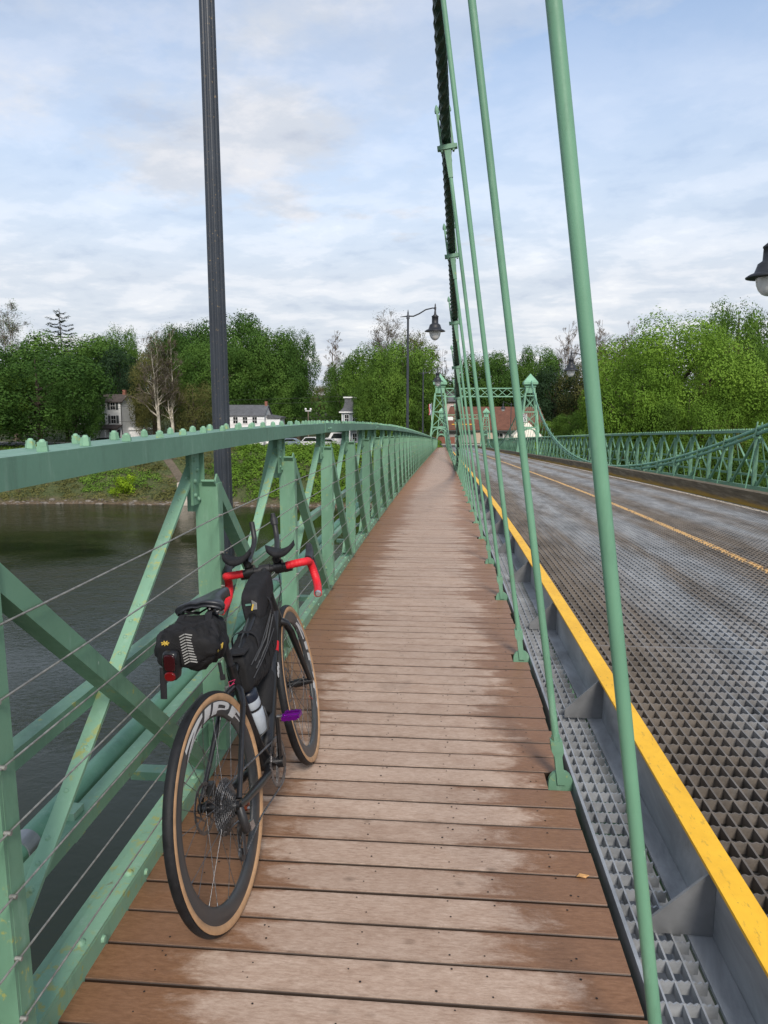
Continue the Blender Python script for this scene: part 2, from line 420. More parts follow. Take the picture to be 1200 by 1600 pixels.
while True:
    ya = 0.0165 + k*PL + 0.0034 + rnd.uniform(0, 0.0012); yb = 0.0165 + (k+1)*PL - 0.0034 - rnd.uniform(0, 0.0012)
    if ya > YEND: break
    far_ = ya > 25
    xa = -1.005 - (0 if far_ else rnd.uniform(0, 0.010)); xb = 0.548 + (0 if far_ else rnd.uniform(0, 0.014))
    if 0.25 < abs(((ya+yb)/2 - Y0 + ST/2) % ST - ST/2): pass
    za, zb = prof(ya), prof(yb); j = rnd.uniform(-0.0012, 0.0012); tw = rnd.uniform(-0.001, 0.001)
    # notch round the rod eyes
    if abs((((ya+yb)/2 - Y0 + ST/2) % ST) - ST/2) < 0.07 and not far_: xb = 0.465
    b_ = 0.004
    if far_:
        mb.box(xa, xb, ya, yb, -0.04, 0, 0, za, zb)
    else:   # eased arrises
        pr = [(ya, -0.04), (ya, -b_), (ya+b_*0.9, 0), (yb-b_*0.9, 0), (yb, -b_), (yb, -0.04)]
        nseg = 6; vs = []
        for i in range(nseg+1):
            x = xa+(xb-xa)*i/nseg; cup = math.sin(i*1.3+k)*0.0006
            for (yy, zz) in pr: vs.append((x, yy, zz+prof(yy)+j+tw*(i/nseg-0.5)+cup))
        fs = [(i*6+q, (i+1)*6+q, (i+1)*6+(q+1)%6, i*6+(q+1)%6) for i in range(nseg) for q in range(6)]
        fs += [tuple(range(5,-1,-1)), tuple(nseg*6+q for q in range(6))]
        mb.add(vs, fs, 0)
    if ya < 16:
        for jx in (-0.80, -0.52, -0.24, 0.03, 0.17, 0.42):
            for q in (0.28, 0.74):
                if rnd.random() < 0.8:
                    x = jx + rnd.uniform(-0.03, 0.03); y = ya + PL*(q+rnd.uniform(-0.1, 0.1)); r_ = rnd.uniform(0.0024, 0.0044)
                    if x > xb-0.03: continue
                    z = prof(y)+j+0.0022
                    mb.add([(x+r_*math.cos(a*PI/4), y+r_*math.sin(a*PI/4), z) for a in range(8)], [tuple(range(8))], 1)
                    for _ in range(1 if rnd.random() < 0.2 else 0):
                        x2 = x+rnd.uniform(-0.03, 0.03); y2 = min(yb-0.02, max(ya+0.02, y+rnd.uniform(-0.02, 0.02))); r2 = r_*0.8
                        mb.add([(x2+r2*math.cos(a*PI/4), y2+r2*math.sin(a*PI/4), z) for a in range(8)], [tuple(range(8))], 1)
    k += 1
struct(mb.build('wooden_walkway', [PLANK, HOLE]))

# ------------------------------------------------------------------ steel grid roadway
def grid_mat():
    m = Mat('road_grid_steel')
    P = m.node('ShaderNodeNewGeometry').outputs['Position']
    s = m.node('ShaderNodeSeparateXYZ'); m.link(P, s.inputs[0]); X, Y, Z = s.outputs
    n = m.noise(m.pos((1.6, 0.16, 1)), 1.6, 7, 0.72, 0.5); n2 = m.noise(m.pos((1, 0.25, 1)), 5, 7, 0.75); n3 = m.noise(m.pos(), 24, 4, 0.7)
    brown = m.ramp(n2, [(0.3, (0.080, 0.070, 0.060)), (0.6, (0.21, 0.180, 0.150))])
    grey = m.ramp(n2, [(0.3, (0.15, 0.158, 0.166)), (0.65, (0.36, 0.375, 0.39))])
    # worn wheel tracks across the width
    xr = m.math('DIVIDE', m.math('SUBTRACT', X, 0.9), 5.1)
    tr = m.ramp(xr, [(0.0, 0.0), (0.10, 0.15), (0.22, 0.8), (0.30, 0.35), (0.36, 0.9), (0.46, 0.15), (0.58, 0.30), (0.68, 0.9), (0.76, 0.3), (0.84, 0.8), (0.94, 0.2)])
    f = m.ramp(m.math('ADD', tr, m.math('MULTIPLY', m.math('SUBTRACT', n, 0.5), 1.7)), [(0.2, 0.0), (0.75, 1.0)])
    c = m.mix(f, brown, grey)
    def band(x0, x1):
        return m.math('MULTIPLY', m.math('GREATER_THAN', X, x0), m.math('LESS_THAN', X, x1))
    top = m.math('GREATER_THAN', m.math('ADD', n3, 0), 0.44)
    c = m.mix(m.math('MULTIPLY', band(3.40, 3.50), top), c, (0.66, 0.44, 0.20))
    c = m.mix(m.math('MULTIPLY', band(5.80, 5.93), top), c, (0.66, 0.60, 0.52))
    m.set(c, 0.6, 0.25)
    m.bump(n3, 0.3, 0.003)
    return m.m
GRID = grid_mat()
RX0, RX1, RZ = 0.935, 5.975, -0.04
mb = MB(); DEP = 0.050
nb = int((RX1-RX0)/0.062)
# carrying bars running along the bridge
ysg = span(-1.0, 61.0, 62)
for i in range(nb+1):
    x = RX0 + i*(RX1-RX0)/nb; t = 0.0040
    vs = []; fs = []
    for y in ysg:
        z = prof(y)+RZ
        vs += [(x-t, y, z-DEP), (x-t, y, z), (x+t, y, z), (x+t, y, z-DEP)]
    for q in range(len(ysg)-1):
        for a in range(3): fs.append((q*4+a, (q+1)*4+a, (q+1)*4+a+1, q*4+a+1))
    mb.add(vs, fs, 0)
# cross bars, serrated where near
y = -1.0; q = 0
while y < 61:
    z = prof(y)+RZ+0.002; t = 0.0035
    if y < 9:
        pts = []; n_ = int((RX1-RX0)/0.0155)
        vs = []; fs = []
        for i in range(n_+1):
            x = RX0+(RX1-RX0)*i/n_; top = z - (0.006 if i % 2 else 0.0)
            vs += [(x, y-t, z-DEP), (x, y-t, top), (x, y+t, top), (x, y+t, z-DEP)]
        for i in range(n_):
            for a in range(3): fs.append((i*4+a, i*4+a+1, (i+1)*4+a+1, (i+1)*4+a))
        mb.add(vs, fs, 0)
    else:
        mb.box(RX0, RX1, y-t, y+t, z-DEP, z, 0)
    y += 0.1; q += 1
# panel joint bars
for yj in (4.9, 14.2, 23.5, 32.8, 42.1, 51.4): mb.box(RX0, RX1, yj-0.012, yj+0.012, prof(yj)+RZ-DEP, prof(yj)+RZ+0.004)
# the lower flange sheets of the grid: flats across the bottom
y = -1.0
while y < 61:
    z = prof(y)+RZ-DEP-0.004; mb.box(RX0, RX1, y+0.005, y+0.090, z-0.006, z, 0, 0, prof(y+0.05)-prof(y)); y += 0.1
struct(mb.build('roadway_grid', GRID))
mb = strip(RX0, RX1, 61.0, YEND, RZ, 40)
struct(mb.build('roadway', GRID))

# ------------------------------------------------------------------ deck frame: floor beams, stringers
t = thing('bridge_floor_frame', 'grey and green steel floor beams carrying the deck under planks and grid', 'steel frame', (AX, 0, -0.4))
for k in range(-1, 82):
    y = sy(k)
    if abs(y-61) < 0.6: continue
    mb = MB(); z = prof(y)
    mb.box(-1.40, -1.0, y-0.035, y+0.035, z-0.075, z-0.035); mb.box(-1.0, 7.9, y-0.06, y+0.06, z-0.48, z-0.135); mb.box(7.9, 8.32, y-0.05, y+0.05, z-0.16, z-0.03)
    mb.build('floor_beam', GREEN, t)
for x in (-0.75, -0.2, 0.3):
    mb = MB()
    for a, b in zip(span(-1, YEND, 60)[:-1], span(-1, YEND, 60)[1:]): mb.box(x-0.03, x+0.03, a, b, -0.13, -0.041, 0, prof(a), prof(b))
    mb.build('stringer', GALV, t)
for x in (1.2, 2.3, 3.45, 4.6, 5.7):
    mb = MB()
    for a, b in zip(span(-1, YEND, 60)[:-1], span(-1, YEND, 60)[1:]): mb.box(x-0.05, x+0.05, a, b, -0.34, -0.132, 0, prof(a), prof(b))
    mb.build('stringer', GALV, t)
# sidewalk edge plate on the far side of the planks and the narrow drain grating
t = thing('drain_grating', 'narrow galvanised serrated grating strip between the planks and the yellow-topped kerb', 'grating', (0.69, 0, -0.05))
mb = MB(); yy_ = span(-1, 61, 62)
for a, b in zip(yy_[:-1], yy_[1:]): mb.box(0.583, 0.595, a, b, -0.13, 0.004, 0, prof(a), prof(b))
mb.build('edge_plate', GALV, t)
mb = MB()
for x in (0.640, 0.688, 0.736):
    for a, b in zip(yy_[:-1], yy_[1:]): mb.box(x-0.003, x+0.003, a, b, -0.072, -0.032, 0, prof(a), prof(b))
y = -1.0
while y < 40:
    z = prof(y)-0.032
    if y < 9:
        vs = []; fs = []; n_ = 20
        for i in range(n_+1):
            x = 0.595+0.185*i/n_; top = z+0.003-(0.006 if i % 2 else 0)
            vs += [(x, y-0.003, z-0.04), (x, y-0.003, top), (x, y+0.003, top), (x, y+0.003, z-0.04)]
        for i in range(n_):
            for a in range(3): fs.append((i*4+a, i*4+a+1, (i+1)*4+a+1, (i+1)*4+a))
        mb.add(vs, fs)
    else: mb.box(0.595, 0.78, y-0.003, y+0.003, z-0.04, z+0.001)
    y += 0.078
mb.build('bar_grid', GALV, t)
mb = MB()
for a, b in zip(yy_[:-1], yy_[1:]): mb.box(0.56, 0.86, a, b, -0.30, -0.22, 0, prof(a), prof(b))
mb.build('support_channel', GALV, t)

# yellow-topped kerb rail
t = thing('road_kerb_rail', 'galvanised kerb rail with bright yellow painted top and triangular gussets beside the road', 'kerb rail', (0.86, 0, 0))
mbt, mbw, mbf = MB(), MB(), MB(); ysk = span(-1, 61, 62)+span(61, YEND, 30)[1:]
for a, b in zip(ysk[:-1], ysk[1:]):
    pa, pb = prof(a), prof(b)
    mbt.box(0.832, 0.920, a, b, 0.188, 0.200, 0, pa, pb)
    mbw.box(0.862, 0.874, a, b, -0.045, 0.187, 0, pa, pb)
    mbf.box(0.786, 0.861, a, b, -0.045, -0.033, 0, pa, pb)
mbt.build('top_flange', YELLOW, t); mbw.build('web_plate', GALV, t); mbf.build('bottom_flange', GALV, t)
GUS = mottled('gusset_grey', (0.21, 0.215, 0.22), 0.45, 0.2, 5, 0.4)
for k in range(-1, 39):
    y = 0.505 + ST*k; z = prof(y)
    if y < -1: continue
    mb = MB()
    mb.prism([(0.665, -0.03), (0.861, -0.03), (0.861, 0.186), (0.842, 0.186), (0.665, 0.015)], 0.010, 0, Matrix.Translation((0, y, z)))
    mb.build('gusset', GUS, t)

# timber kerb on the other side of the road
def timber_mat():
    m = Mat('stained_timber'); P = m.pos(); s = m.node('ShaderNodeSeparateXYZ')
    m.link(m.node('ShaderNodeNewGeometry').outputs['Position'], s.inputs[0])
    n = m.noise(m.pos((6, 0.5, 6)), 3, 7, 0.7); n2 = m.noise(m.pos((1, 0.3, 3)), 2.0, 6, 0.7)
    c = m.ramp(n, [(0.3, (0.060, 0.042, 0.022)), (0.5, (0.130, 0.098, 0.055)), (0.7, (0.23, 0.185, 0.12))])
    # old yellow paint surviving low down on the face
    hgt = m.node('ShaderNodeAttribute'); hgt.attribute_name = 'UVMap'
    uvn = m.node('ShaderNodeUVMap'); uv = m.node('ShaderNodeSeparateXYZ'); m.link(uvn.outputs[0], uv.inputs[0])
    y_ = m.ramp(m.math('ADD', uv.outputs[1], m.math('MULTIPLY', m.math('SUBTRACT', n2, 0.5), 0.9)), [(0.10, 0.85), (0.42, 0.0)])
    m.set(m.mix(y_, c, (0.40, 0.225, 0.015)), 0.85); m.bump(n, 0.5, 0.01)
    return m.m
TIM = timber_mat()
me_mb = MB(); hs = []
ysk2 = span(-1, 61, 124)+span(61, YEND, 30)[1:]
for a, b in zip(ysk2[:-1], ysk2[1:]):
    me_mb.box(5.985, 6.235, a, b, -0.04, 0.255, 0, prof(a), prof(b))
o = me_mb.build('timber_kerb', TIM); tag(o, 'dark weathered timber kerb with worn yellow paint along the far edge of the roadway', 'kerb')
uvl = o.data.uv_layers.new(name='UVMap')
for p in o.data.polygons:
    for li in p.loop_indices:
        v = o.data.vertices[o.data.loops[li].vertex_index].co
        uvl.data[li].uv = (v.y, (v.z - prof(v.y) + 0.04)/0.295)
# ================================================================== TRUSS RAILINGS
def truss(side, ka, kb, label, detail):
    'side=1: walkway railing at X=-1;  side=-1: mirrored about the bridge axis'
    mx = (lambda x: x) if side == 1 else (lambda x: 2*AX - x)
    YA, YB = sy(ka)-ST*0.45, sy(kb)+ST*0.45
    t = thing('truss_railing', label, 'railing', (mx(-1.04), YA, 0))
    def bx(mb, x0, x1, *a, **k):
        u, v = mx(x0), mx(x1); mb.box(min(u, v), max(u, v), *a, **k)
    G = GREEN
    rnd = random.Random(ka*7+side)
    ysx = span(YA, YB, int((YB-YA)/1.0))
    mb = MB()
    for a, b in zip(ysx[:-1], ysx[1:]):
        pa, pb = prof(a), prof(b)
        bx(mb, -1.008, -1.0, a, b, 1.420, 1.490, 0, pa, pb)
        bx(mb, -1.165, -1.157, a, b, 1.420, 1.490, 0, pa, pb)
        bx(mb, -1.165, -1.0, a, b, 1.4902, 1.497, 0, pa, pb)
    # splice cover plates
    y = 6.15
    sp = []
    while y < YB:
        if y-0.1 > YA:
            bx(mb, -0.9995, -0.992, y-0.16, y+0.30, 1.424, 1.500, 0, prof(y-0.16), prof(y+0.3)); bx(mb, -1.165, -0.9995, y-0.16, y+0.30, 1.4972, 1.503, 0, prof(y-0.16), prof(y+0.3))
            for q in (0.05, 0.09, 0.17, 0.21):
                if y < 30: mb.cyl((mx(-0.992), y+q-0.09, prof(y)+1.455), (mx(-0.982), y+q-0.09, prof(y)+1.455), 0.010, n=6)
        y += 4.6
    mb.build('top_chord', GREEN_C, t)
    mb = MB()
    for a, b in zip(ysx[:-1], ysx[1:]):
        pa, pb = prof(a), prof(b)
        bx(mb, -1.078, -1.000, a, b, 0.062, 0.072, 0, pa, pb)
        bx(mb, -1.008, -0.999, a, b, -0.10, 0.0618, 0, pa, pb)
        bx(mb, -1.115, -1.0785, a, b, 0.045, 0.053, 0, pa, pb)
    y = YA+0.2
    while detail and y < 16:
        for xx in (-1.028, ):
            mb.lathe([(0.015, 0), (0.014, 0.006), (0.007, 0.011)], Matrix.Translation((mx(xx+rnd.uniform(-.006, .006)), y, prof(y)+0.072)), 10)
        mb.lathe([(0.013, 0), (0.010, 0.008)], Matrix.Translation((mx(-0.999), y+0.07, prof(y)+0.03)) @ Matrix.Rotation(side*PI/2, 4, 'Y'), 8)
        y += 0.31
    mb.build('bottom_chord', GREEN_L, t)
    for (zz, xx, hh, nm) in ((0.705, -1.098, 0.055, 'mid_rail'), (0.335, -1.098, 0.055, 'lower_rail')):
        mb = MB()
        for a, b in zip(ysx[:-1], ysx[1:]): bx(mb, xx-0.006, xx+0.006, a, b, zz-hh/2, zz+hh/2, 0, prof(a), prof(b)); 
        mb2 = mb
        for a, b in zip(ysx[:-1], ysx[1:]): bx(mb2, xx-0.045, xx-0.0062, a, b, zz+hh/2-0.008, zz+hh/2-0.001, 0, prof(a), prof(b))
        mb.build(nm, G, t)
    for k in range(ka, kb+1):
        y = sy(k); z = prof(y)
        mb = MB()
        # channel post: broad web facing along the bridge with two flanges
        bx(mb, -1.056, -0.956, y-0.006, y+0.004, 0.075, 1.285, 0, z, z)
        bx(mb, -0.963, -0.955, y+0.0042, y+0.055, 0.074, 1.285, 0, z, z)
        bx(mb, -1.057, -1.049, y+0.0042, y+0.055, 0.074, 1.285, 0, z, z)
        # head piece tying into the chord
        bx(mb, -1.098, -1.020, y+0.012, y+0.022, 1.16, 1.419, 0, z, z)
        bx(mb, -1.046, -1.036, y-0.085, y+0.010, 1.20, 1.4195, 0, z, z)
        if detail and y < 14:
            for (dy, dz) in ((-0.06, 1.24), (-0.06, 1.30), (-0.03, 1.345), (-0.02, 1.22), (-0.06, 1.39)):
                mb.lathe([(0.011, 0), (0.009, 0.006), (0.004, 0.009)], Matrix.Translation((mx(-1.036), y+dy, z+dz)) @ Matrix.Rotation(side*PI/2, 4, 'Y'), 8)
            for dz in (0.12, 0.22): mb.lathe([(0.011, 0), (0.009, 0.006), (0.004, 0.009)], Matrix.Translation((mx(-1.02), y-0.006, z+dz)) @ Matrix.Rotation(PI/2, 4, 'X'), 8)
        # foot gusset
        bx(mb, -1.046, -1.038, y-0.14, y-0.007, 0.073, 0.20, 0, z, z)
        mb.build('post', G, t)
        if k < kb:
            y2 = sy(k+1); z2 = prof(y2)
            mb = MB()
            # rising member: foot at this post, head at the next
            mb.beam((mx(-1.068), y-0.10, z+0.09), (mx(-1.068), y2+0.02, z2+1.37), 0.048, 0.012, (0, 0, 1))
            p0 = Vector((mx(-1.088), y-0.10, z+0.06)); p1 = Vector((mx(-1.088), y2+0.02, z2+1.34))
            mb.beam(p0, p1, 0.010, 0.05, (0, 0, 1))
            if detail and k < 8:
                d = (Vector((mx(-1.068), y2+0.02, z2+1.37)) - Vector((mx(-1.068), y-0.10, z+0.09))); L = d.length; d.normalize()
                up = Vector((1, 0, 0)).cross(d); up = up if up.z > 0 else -up
                n_ = int(L/0.065)
                for i in range(n_):
                    if rnd.random() < 0.25: continue
                    p = Vector((mx(-1.068), y-0.10, z+0.09)) + d*(i+0.5)*L/n_ + up*0.006 + Vector((rnd.uniform(-.006, .006), 0, 0))
                    q = up.to_track_quat('Z', 'Y').to_matrix().to_4x4()
                    mb.lathe([(0.008, 0), (0.006, 0.003), (0.002, 0.005)], Matrix.Translation(p) @ q, 6)
            mb.build('rising_brace', GREEN_L if detail else G, t)
            mb = MB()
            mb.beam((mx(-0.990), y-0.03, z+1.30), (mx(-0.990), y2-0.22, z2+0.10), 0.056, 0.010, (0, 0, 1))
            mb.beam((mx(-0.9665), y+0.0, z+1.305), (mx(-0.9665), y2-0.19, z2+0.105), 0.008, 0.052, (0, 0, 1))
            mb.build('falling_brace', G, t)
        if (k % 4 == 2) or side == -1:
            mb = MB()
            mb.beam((mx(-1.12), y+0.10, z+1.41), (mx(-1.40), y+0.10, z-0.02), 0.012, 0.06, (0, 1, 0)) if side == -1 else \
                mb.beam((mx(-1.13), y+0.16, z+1.41), (mx(-1.40), y-0.02, z-0.02), 0.05, 0.012, (0, 1, 0))
            mb.build('outrigger_brace', G, t)
    if detail:
        # stretched wires on the inner face
        for i, (zz) in enumerate((1.148, 0.985, 0.835, 0.680, 0.525, 0.370, 0.215)):
            mb = MB(); pts = []
            ks = range(-1, kb+1)
            for kk in ks:
                pts.append((-0.947, sy(kk), prof(sy(kk))+zz))
                if kk < kb: ym = sy(kk)+ST/2; pts.append((-0.947, ym, (prof(sy(kk))+prof(sy(kk+1)))/2+zz-0.003))
            mb.tube(pts, 0.0028, 6)
            for kk in range(0, 14): mb.cyl((-0.962, sy(kk), prof(sy(kk))+zz), (-0.940, sy(kk), prof(sy(kk))+zz), 0.0055, n=6)
            mb.build('safety_wire', WIRE, t)
    # nuts on the chord
    if detail or side == -1:
        nut = MB()
        def hexn(r, z0, z1): nut.lathe([(r, z0), (r, z1)], None, 6, 0, False)
        hexn(0.0175, 0, 0.014); hexn(0.0155, 0.0142, 0.025); nut.lathe([(0.010, 0.025), (0.009, 0.029), (0.005, 0.032)], None, 8)
        tmpl = nut.build('chord_nut', GREEN_L, None, None, False)
        me = tmpl.data; y = YA+0.12; cnt = 0; lim = 100 if detail else 0
        rest = MB()
        while y < YB-0.1:
            for row, xx in ((0, -1.035), (1, -1.130)):
                yy = y + (0.11 if row else 0) + rnd.uniform(-0.015, 0.015)
                if detail and yy < 0.9: continue
                if cnt < lim:
                    o = tmpl if cnt == 0 else tmpl.copy()
                    COL.objects.link(o); o.parent = t
                    o.location = Vector((mx(xx)+rnd.uniform(-.004, .004), yy, prof(yy)+1.497)) - Vector(t['_o']); o.rotation_euler = (rnd.uniform(-.05, .05), rnd.uniform(-.05, .05), rnd.uniform(0, 1)); s_ = rnd.uniform(.80, .96); o.scale = (s_, s_, s_*rnd.uniform(.85, 1.15))
                    cnt += 1
                else:
                    rest.lathe([(0.0175, 0), (0.0165, 0.03), (0.008, 0.034), (0.006, 0.041)], Matrix.Translation((mx(xx), yy, prof(yy)+1.497)), 6, 0, False)
            y += 0.255
        if rest.v:
            o = rest.build('chord_nut', GREEN_L, t); o['kind'] = 'stuff'; o['label'] = 'row of small bolted nuts along the top chord'
truss(1, -1, 37, 'green riveted truss railing beside the wooden walkway, nearest stretch, with the bicycle leaning on it', True)
truss(1, 39, 76, 'green truss railing on the walkway side past the lamp-side bridge tower, middle stretch', False)
truss(1, 78, 81, 'short last stretch of green railing on the walkway side by the far shore', False)
truss(-1, 1, 37, 'green truss railing across the roadway in front of the big leafy tree, nearest stretch', False)
truss(-1, 39, 76, 'middle stretch of green railing across the road, in front of the white canopy', False)
truss(-1, 78, 81, 'short last stretch of green railing across the road by the red roof', False)

# ================================================================== CABLES AND RODS
def cab(s, u, YT0, YT1, lo=0.10, top=6.2):
    'height of the main cable above the deck'
    m_ = (YT0+YT1)/2; h_ = (YT1-YT0)/2
    return lo + ((7.15 if (YT0 < 0 and u < m_) else top)-lo)*((u-m_)/h_)**2
LEAN = -0.142
SP = [(-2.8, 61.0), (61.0, 122.0)]
def crope(side, sp, label, nring, full):
    a, b = SP[sp]; t = thing('suspension_cable', label, 'suspension cable', ((0.53 if side == 1 else 6.37), a, 0))
    for j in range(2):
        mb = MB(); off = 0.115*j
        ys_ = []; y = a
        while y < b:
            ys_.append(y); y += 0.05 if (full and y < 24) else 0.25 if full else 1.0
        ys_.append(b)
        lobed = full; nn = 18 if full else 8
        vs = []; fs = []; phase = 0
        for i, y in enumerate(ys_):
            c = cab(side, y, a, b) + off*(1 if abs(y-(a+b)/2) < 27 else 1)
            x = 0.53+LEAN*c
            if side == -1: x = 2*AX - x
            P_ = Vector((x, y, prof(y)+c))
            dzdy = (cab(side, y+.01, a, b)-cab(side, y-.01, a, b))/.02 + (prof(y+.01)-prof(y-.01))/.02
            T = Vector((LEAN*dzdy*side, 1, dzdy)).normalized(); A_ = T.cross(Vector((1, 0, 0))).normalized(); B_ = T.cross(A_)
            ph = y*2*PI/0.62
            for q in range(nn):
                r_ = 0.036*(1+0.10*math.cos(6*(2*PI*q/nn))) if lobed else 0.035
                an = 2*PI*q/nn + (ph if (lobed and y < 24) else 0)
                vs.append(P_ + A_*math.cos(an)*r_ + B_*math.sin(an)*r_)
        for i in range(len(ys_)-1):
            for q in range(nn): fs.append((i*nn+q, i*nn+(q+1) % nn, (i+1)*nn+(q+1) % nn, (i+1)*nn+q))
        mb.add(vs, fs, 0, not lobed)
        mb.build('wire_rope', GREEN_D if side == 1 and sp == 0 else GREEN_P, t)
crope(1, 0, 'thick dark green twisted wire rope hung beside the walkway, nearest stretch rising overhead', 0, True)
crope(-1, 0, 'green double suspension cable dipping along the far railing across the road', 0, True)
crope(1, 1, 'distant suspension cable on the walkway side between the two towers beyond', 0, False)
crope(-1, 1, 'distant suspension cable across the road, left of the tower with the speed sign', 0, False)

def clevis_mesh():
    mb = MB()
    # lower eye: half disc in the plane across the bridge
    pr = [(0.052*math.cos(a), 0.052*math.sin(a)-0.012) for a in [PI*i/12 for i in range(13)]]
    pr = [(0.052, -0.05)] + pr + [(-0.052, -0.05)]
    mb.prism([(x, z) for x, z in pr], 0.020)
    def tp(z, x0): return (x0+LEAN*z)
    def slab(z0, z1, w0, w1, d0, d1):
        c0, c1 = LEAN*z0, LEAN*z1
        mb.hexa([(c0-w0, -d0, z0), (c0+w0, -d0, z0), (c0+w0, d0, z0), (c0-w0, d0, z0), (c1-w1, -d1, z1), (c1+w1, -d1, z1), (c1+w1, d1, z1), (c1-w1, d1, z1)])
    slab(-0.02, 0.110, 0.017, 0.0165, 0.020, 0.020)
    slab(0.110, 0.135, 0.0165, 0.026, 0.020, 0.021)
    slab(0.135, 0.180, 0.026, 0.025, 0.021, 0.020)
    M = Matrix.Translation((LEAN*0.18, 0, 0.18)) @ Matrix.Rotation(math.atan(LEAN), 4, 'Y')
    mb.lathe([(0.019, 0), (0.019, 0.022)], M, 6, 0, False)
    mb.lathe([(0.0145, 0.022), (0.0145, 0.05)], M, 10)
    return mb.build('clevis', GREEN, None, None, False)
def clamp_mesh():
    mb = MB()
    for sx in (-1, 1):
        mb.box(sx*0.047-0.008, sx*0.047+0.008, -0.024, 0.024, -0.10, 0.20)
        mb.lathe([(0.018, 0.20), (0.020, 0.215), (0.015, 0.24), (0.004, 0.262)], Matrix.Translation((sx*0.047, 0, 0)), 8)
    mb.box(-0.062, 0.062, -0.030, 0.030, -0.085, -0.050)
    mb.cyl((-0.070, 0, -0.067), (0.070, 0, -0.067), 0.013, n=8)
    for sx in (-1, 1): mb.lathe([(0.024, 0), (0.024, 0.018)], Matrix.Translation((sx*0.062-(0.018 if sx < 0 else 0), 0, -0.067)) @ Matrix.Rotation(PI/2, 4, 'Y'), 6, 0, False)
    mb.box(-0.052, 0.052, -0.020, 0.020, 0.040, 0.072); mb.box(-0.050, 0.050, -0.022, 0.022, 0.155, 0.180)
    mb.hexa([(-0.017, -.018, -0.30), (0.017, -.018, -0.30), (0.017, .018, -0.30), (-0.017, .018, -0.30), (-0.026, -.022, -0.086), (0.026, -.022, -0.086), (0.026, .022, -0.086), (-0.026, .022, -0.086)])
    return mb.build('cable_clamp', GREEN, None, None, False)
CLV, CLM = clevis_mesh(), clamp_mesh()
ROD = green_paint('rod_green', (0.142, 0.305, 0.196), 0.0, 0.15)
ordn = {0: 'nearest and thickest-looking', 1: 'second', 2: 'third', 3: 'fourth', 4: 'fifth', 5: 'sixth', 6: 'seventh', 7: 'eighth', 8: 'ninth', 9: 'tenth'}
def nth(i):
    names = ['first', 'second', 'third', 'fourth', 'fifth', 'sixth', 'seventh', 'eighth', 'ninth', 'tenth', 'eleventh', 'twelfth', 'thirteenth', 'fourteenth', 'fifteenth', 'sixteenth', 'seventeenth', 'eighteenth', 'nineteenth']
    if i <= 19: return names[i-1]
    tens = {2: 'twenty', 3: 'thirty', 4: 'forty'}; te, u = divmod(i, 10)
    return {2: 'twentieth', 3: 'thirtieth', 4: 'fortieth'}[te] if u == 0 else tens[te]+'-'+names[u-1]
def rods(side, sp, ks, fmt, grp, parts):
    a, b = SP[sp]; i = 0
    for k in ks:
        y = sy(k)+(0.10 if k == 0 else 0); z = prof(y); c = cab(side, y, a, b)
        base = Vector((0.53 if side == 1 else 2*AX-0.53, y, z)); i += 1
        topc = c - 0.10 if c > 0.75 else c
        ln = LEAN*side
        if parts and c > 0.75:
            t = thing('suspender_rod', fmt(k), 'suspender rod', tuple(base), grp)
            mb = MB(); mb.cyl(base+Vector((ln*0.2, 0, 0.20)), base+Vector((ln*(c-0.25), 0, c-0.25)), 0.0155, n=12); mb.build('rod', ROD, t)
            o = CLV.copy(); COL.objects.link(o); o.parent = t
            if side == -1: o.scale = (-1, 1, 1)
            o = CLM.copy(); COL.objects.link(o); o.parent = t; o.location = (ln*c, 0, c); o.rotation_euler = (0, math.atan(ln), 0)
        elif parts:
            t = thing('suspender_rod', fmt(k), 'suspender rod', tuple(base), grp)
            mb = MB(); mb.cyl(base+Vector((ln*0.02, 0, 0.0)), base+Vector((ln*c, 0, max(0.12, c))), 0.0155, n=8); mb.build('rod', ROD, t)
            o = CLM.copy(); COL.objects.link(o); o.parent = t; o.location = (ln*c, 0, c); o.rotation_euler = (0, math.atan(ln), 0)
        else:
            mb = MB(); mb.cyl(base, base+Vector((ln*c, 0, c)), 0.016, n=5)
            o = mb.build('suspender_rod', ROD, None, tuple(base)); tag(o, fmt(k), 'suspender rod', grp)
rods(1, 0, range(0, 38), lambda k: ('green rod at the walkway edge, nearest one, crossing the picture from top to bottom' if k == 0 else
     '%s green rod from the viewer along the walkway edge' % nth(k+1)), 'suspender rods along the walkway edge', True)
rods(-1, 0, range(5, 38), lambda k: '%s green rod from the right picture edge along the far railing' % nth(k-4), 'suspender rods along the far railing', True)
rods(1, 1, range(39, 76), lambda k: 'thin distant green rod beyond the tower over the walkway', 'distant rods beyond the walkway tower', False)
rods(-1, 1, range(39, 76), lambda k: 'thin distant green rod beyond the tower with the speed sign', 'distant rods beyond the speed sign tower', False)

